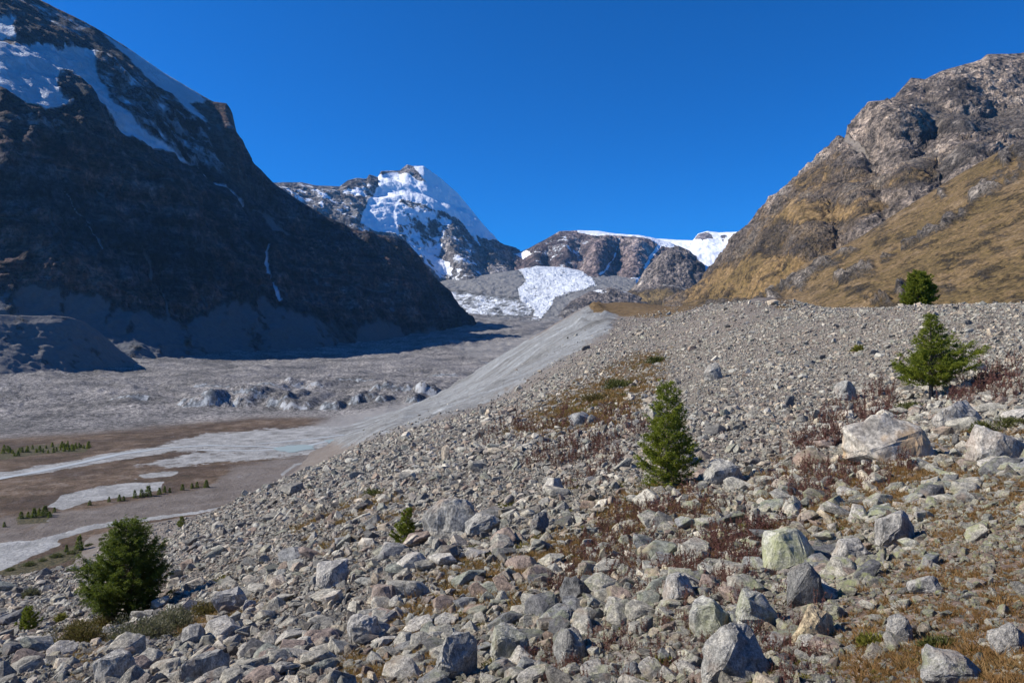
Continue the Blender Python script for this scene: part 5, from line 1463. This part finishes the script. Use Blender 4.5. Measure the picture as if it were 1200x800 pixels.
SHRUBS = [
    (95, 752, 70, 26, m_brownshrub, 'olive-brown shrub at the left end of the shrub patch'), (155, 752, 84, 30, m_willow, 'grey-green willow shrub in front of the bushy larch'),
    (205, 738, 66, 26, m_willow, 'grey willow shrub at the middle of the shrub patch'), (242, 722, 48, 16, m_brownshrub, 'brown and green shrub at the right end of the shrub patch'),
    (130, 735, 60, 18, m_brownshrub, 'low olive shrub under the bushy larch'), (34, 700, 20, 10, m_willow, 'small grey-green bush high on the left stony slope'), (70, 728, 14, 10, m_yellow, 'small yellow-green bush right of the young larch'),
    (1158, 508, 40, 18, m_juniper, 'green juniper mat beside the pale boulder at the right edge'), (1192, 500, 34, 12, m_juniper, 'brownish juniper mat running out of the right edge'),
    (1007, 412, 13, 8, m_yellow, 'round yellow-green bush alone on the scree'), (437, 582, 26, 9, m_juniper, 'low green mat on the stony slope left of the sapling'), (1075, 478, 40, 8, m_juniper, 'low green mat at the foot of the spreading larch'),
    (725, 455, 40, 12, m_juniper, 'dark green mat on the vegetated slope left of the slender larch'), (700, 470, 40, 10, m_brownshrub, 'brown mat on the vegetated slope left of the slender larch'),
    (780, 780, 26, 12, m_yellow, 'yellow moss cushion between blocks at bottom'), (1022, 755, 34, 12, m_yellow, 'yellow-green cushion at the lower edge of the gravel terrace'), (1110, 758, 40, 9, m_juniper, 'olive cushion in front of the large rounded boulder'),
    (770, 425, 30, 8, m_juniper, 'green mat at the top of the vegetated slope'),
]
for i, (px, py, w, h, mat, lab) in enumerate(SHRUBS):
    X, D, Z = spot(px, py)
    W = w / F * D; Hh = h / F * D
    leaf = max(0.05, 3.4 / F * D)
    n = int(min(5200, max(700, 2.6 * w * h)))
    fm, sm_ = shrub_mesh(900 + i, n, W / 2, W / 2.6, Hh, leaf, mat)
    root = empty('shrub', (X, D + W * 0.15, float(H(np.array([X]), np.array([D + W * 0.15]))[0]) - 0.02))
    tag(root, lab, 'shrub', 'shrubs on the moraine')
    link('foliage', fm, None, root); link('stems', sm_, None, root)
# dark bushes along the stream bank below
bank = [(-10, 676), (12, 668), (34, 662), (50, 657), (66, 652), (84, 648), (104, 640), (120, 635), (140, 631), (160, 627), (262, 604), (290, 594), (330, 578), (428, 535), (445, 530), (460, 521), (505, 508)]
fm, sm_ = shrub_mesh(990, 700, 1.0, 0.8, 0.8, 0.25, m_juniper)
for k, (px, py) in enumerate(sorted(bank)):
    D = -FLOOR * F / (py - 400.0); X = (px - 600) / F * D
    z = max(float(valley_h(np.array([X]), np.array([D]))[0]), float(H(np.array([X]), np.array([D]))[0]))
    root = empty('bush', (X, D, z - 0.1), random.uniform(0, 6.28)); s = random.uniform(1.3, 2.4)
    root.scale = (s * 1.3, s * 1.3, s * 0.8)
    tag(root, 'low dark bush, %s from the left along the bank between stream and moraine' % ORD(k + 1), 'bush', 'bushes along the stream bank')
    link('foliage', fm, None, root); link('stems', sm_, None, root)

# ------------------------------------------------------------------ low plants between the stones
m_dry = leaf_material('dry_grass_blades', [(0.32, (0.13, 0.065, 0.022)), (0.5, (0.23, 0.125, 0.045)), (0.68, (0.30, 0.20, 0.085))], 0.3)
m_red = leaf_material('red_willowherb', [(0.38, (0.085, 0.030, 0.026)), (0.5, (0.14, 0.058, 0.048)), (0.62, (0.19, 0.105, 0.08))], 0.25)
m_moss = leaf_material('moss', [(0.32, (0.07, 0.07, 0.012)), (0.5, (0.14, 0.12, 0.02)), (0.68, (0.20, 0.16, 0.04))], 0.25)
def tuft(seed, mat, kind):
    r = np.random.default_rng(seed); G = Geo()
    if kind == 'grass':
        n = 46
        b = np.c_[r.normal(0, 0.22, n), r.normal(0, 0.22, n), np.zeros(n) - 0.05]
        ax = np.c_[r.normal(0, 0.75, n), r.normal(0, 0.75, n), r.uniform(0.5, 1.0, n)]; ax /= np.linalg.norm(ax, axis=1, keepdims=True)
        G.tris(needle_tris(r, b, ax, r.uniform(0.3, 0.75, n), 0.075))
    elif kind == 'herb':
        for _ in range(6):
            c = np.array([r.normal(0, 0.22), r.normal(0, 0.22), -0.03]); lean = r.normal(0, 0.16, 2); hh = r.uniform(0.55, 1.1)
            top = c + np.array([lean[0], lean[1], hh])
            G.tube([c, (c + top) / 2, top], [0.014, 0.011, 0.005], 3)
            m = 22; s = r.uniform(0.12, 1, m)
            ax = np.c_[r.normal(0, 1, m), r.normal(0, 1, m), r.uniform(0.1, 0.8, m)]; ax /= np.linalg.norm(ax, axis=1, keepdims=True)
            G.tris(needle_tris(r, c + (top - c) * s[:, None], ax, 0.17 * (1.1 - 0.6 * s), 0.05))
    else:
        n = 70
        v = r.normal(0, 1, (n, 3)); v /= np.linalg.norm(v, axis=1, keepdims=True); v[:, 2] = np.abs(v[:, 2])
        b = v * np.array([0.45, 0.45, 0.18]) * r.random((n, 1)) ** 0.4
        ax = v + r.normal(0, 0.5, (n, 3)); ax /= np.linalg.norm(ax, axis=1, keepdims=True)
        G.tris(needle_tris(r, b, ax, 0.14, 0.07))
    me = G.mesh(kind); me.materials.append(mat)
    return me
def coll_of(name, meshes):
    c = bpy.data.collections.new(name)
    for k, m in enumerate(meshes): c.objects.link(bpy.data.objects.new('%s_%02d' % (name, k), m))
    return c
PZ = dict(
  red=[(0.9, [(640, 690), (720, 600), (830, 590), (900, 620), (860, 700), (800, 740), (700, 720)]), (0.7, [(880, 590), (980, 480), (1040, 470), (1080, 545), (990, 570), (920, 610)]), (1.0, [(1120, 465), (1150, 440), (1190, 440), (1190, 465), (1130, 480)]),
       (0.7, [(600, 520), (700, 490), (760, 500), (700, 560), (600, 550)]), (0.8, [(620, 770), (680, 740), (700, 770), (650, 800)]), (0.7, [(560, 500), (680, 488), (680, 510), (560, 520)]), (0.25, [(640, 800), (800, 690), (960, 690), (960, 800)])],
  dry=[(0.9, [(580, 690), (640, 640), (710, 640), (700, 680), (620, 700)]), (0.75, [(400, 790), (470, 690), (560, 660), (640, 690), (560, 720), (480, 790)]), (0.15, [(985, 800), (985, 745), (1000, 700), (1040, 665), (1075, 640), (1100, 618), (1150, 592), (1210, 575), (1700, 540), (1700, 900), (985, 900)]),
       (0.7, [(690, 600), (820, 570), (860, 640), (760, 660)]), (0.6, [(360, 620), (420, 590), (470, 600), (400, 660)]), (1.0, [(600, 505), (650, 470), (720, 420), (780, 415), (740, 480), (660, 510)]), (0.4, [(880, 560), (1210, 500), (1210, 600), (900, 620)]),
       (0.8, [(215, 740), (280, 690), (290, 705), (240, 740)]), (0.5, [(60, 775), (110, 755), (140, 770), (90, 785)])],
  moss=[(0.35, [(400, 800), (600, 560), (900, 560), (1000, 620), (1000, 800)]), (1.6, [(640, 490), (720, 425), (775, 415), (750, 450), (700, 490)]), (0.5, [(60, 770), (260, 690), (280, 710), (120, 780)]), (0.4, [(1010, 800), (1030, 740), (1150, 770), (1150, 800)])])
def plants(name, key, meshes, hgt, dens_px, label, cat, seed, maxn=9000):
    r = np.random.default_rng(seed)
    n = 112000
    px = r.uniform(-20, 1420, n); py = r.uniform(405, 860, n)
    p = np.zeros(n)
    for a, pts in PZ[key]: p = np.maximum(p, a * poly_mask(px, py, pts, 40))
    k = r.random(n) < p * dens_px
    X, D, Z, ok = hit(px[k], py[k])
    k2 = ok & (D < 160) & (patch(X, D) < r.uniform(-0.35, 0.8, len(X)))
    X, D = X[k2], D[k2]
    s = hgt * np.exp(r.normal(0, 0.3, len(X))) * np.clip(D / 15.0, 0.5, 5)
    m = len(X)
    o = scatter(name, np.c_[X, D, H(X, D)], np.c_[r.normal(0, 0.1, m), r.normal(0, 0.1, m), r.uniform(0, 6.28, m)], np.c_[s, s, s * r.uniform(0.8, 1.2, m)], r.integers(0, len(meshes), m), coll_of(name + '_shapes', meshes))
    tag(o, label, cat)
    print(name, m)
plants('red_willowherb', 'red', [tuft(k, m_red, 'herb') for k in range(4)], 0.25, 0.34, 'dry red willowherb stalks growing between the rocks', 'plants', 31)
plants('dry_grass', 'dry', [tuft(20 + k, m_dry, 'grass') for k in range(4)], 0.165, 2.4, 'rust-brown dry grass and low heath between the rocks', 'grass', 32)
plants('moss', 'moss', [tuft(40 + k, m_moss, 'moss') for k in range(3)], 0.22, 0.14, 'yellow-green moss cushions between the rocks', 'moss', 33)
# ------------------------------------------------------------------ thin mountain air
def box_mesh(name, a, b):
    V = [(x, y, z) for z in (a[2], b[2]) for y in (a[1], b[1]) for x in (a[0], b[0])]
    return mesh_np(name, V, [(0, 2, 3, 1), (4, 5, 7, 6), (0, 1, 5, 4), (2, 6, 7, 3), (0, 4, 6, 2), (1, 3, 7, 5)], False)
th = NT('mountain_air')
th.t.nodes.remove(th.b)
pv = th.n('ShaderNodeVolumePrincipled')
pv.inputs['Color'].default_value = (0.20, 0.52, 1.0, 1)
pv.inputs['Density'].default_value = 1.35e-5
pv.inputs['Anisotropy'].default_value = 0.2
outn = [n for n in th.t.nodes if n.type == 'OUTPUT_MATERIAL'][0]
th.l(pv.outputs[0], outn.inputs['Volume'])
tag(link('haze', box_mesh('haze', (-5200, -1500, -175), (6500, 10500, 1800)), th.m), kind='stuff')
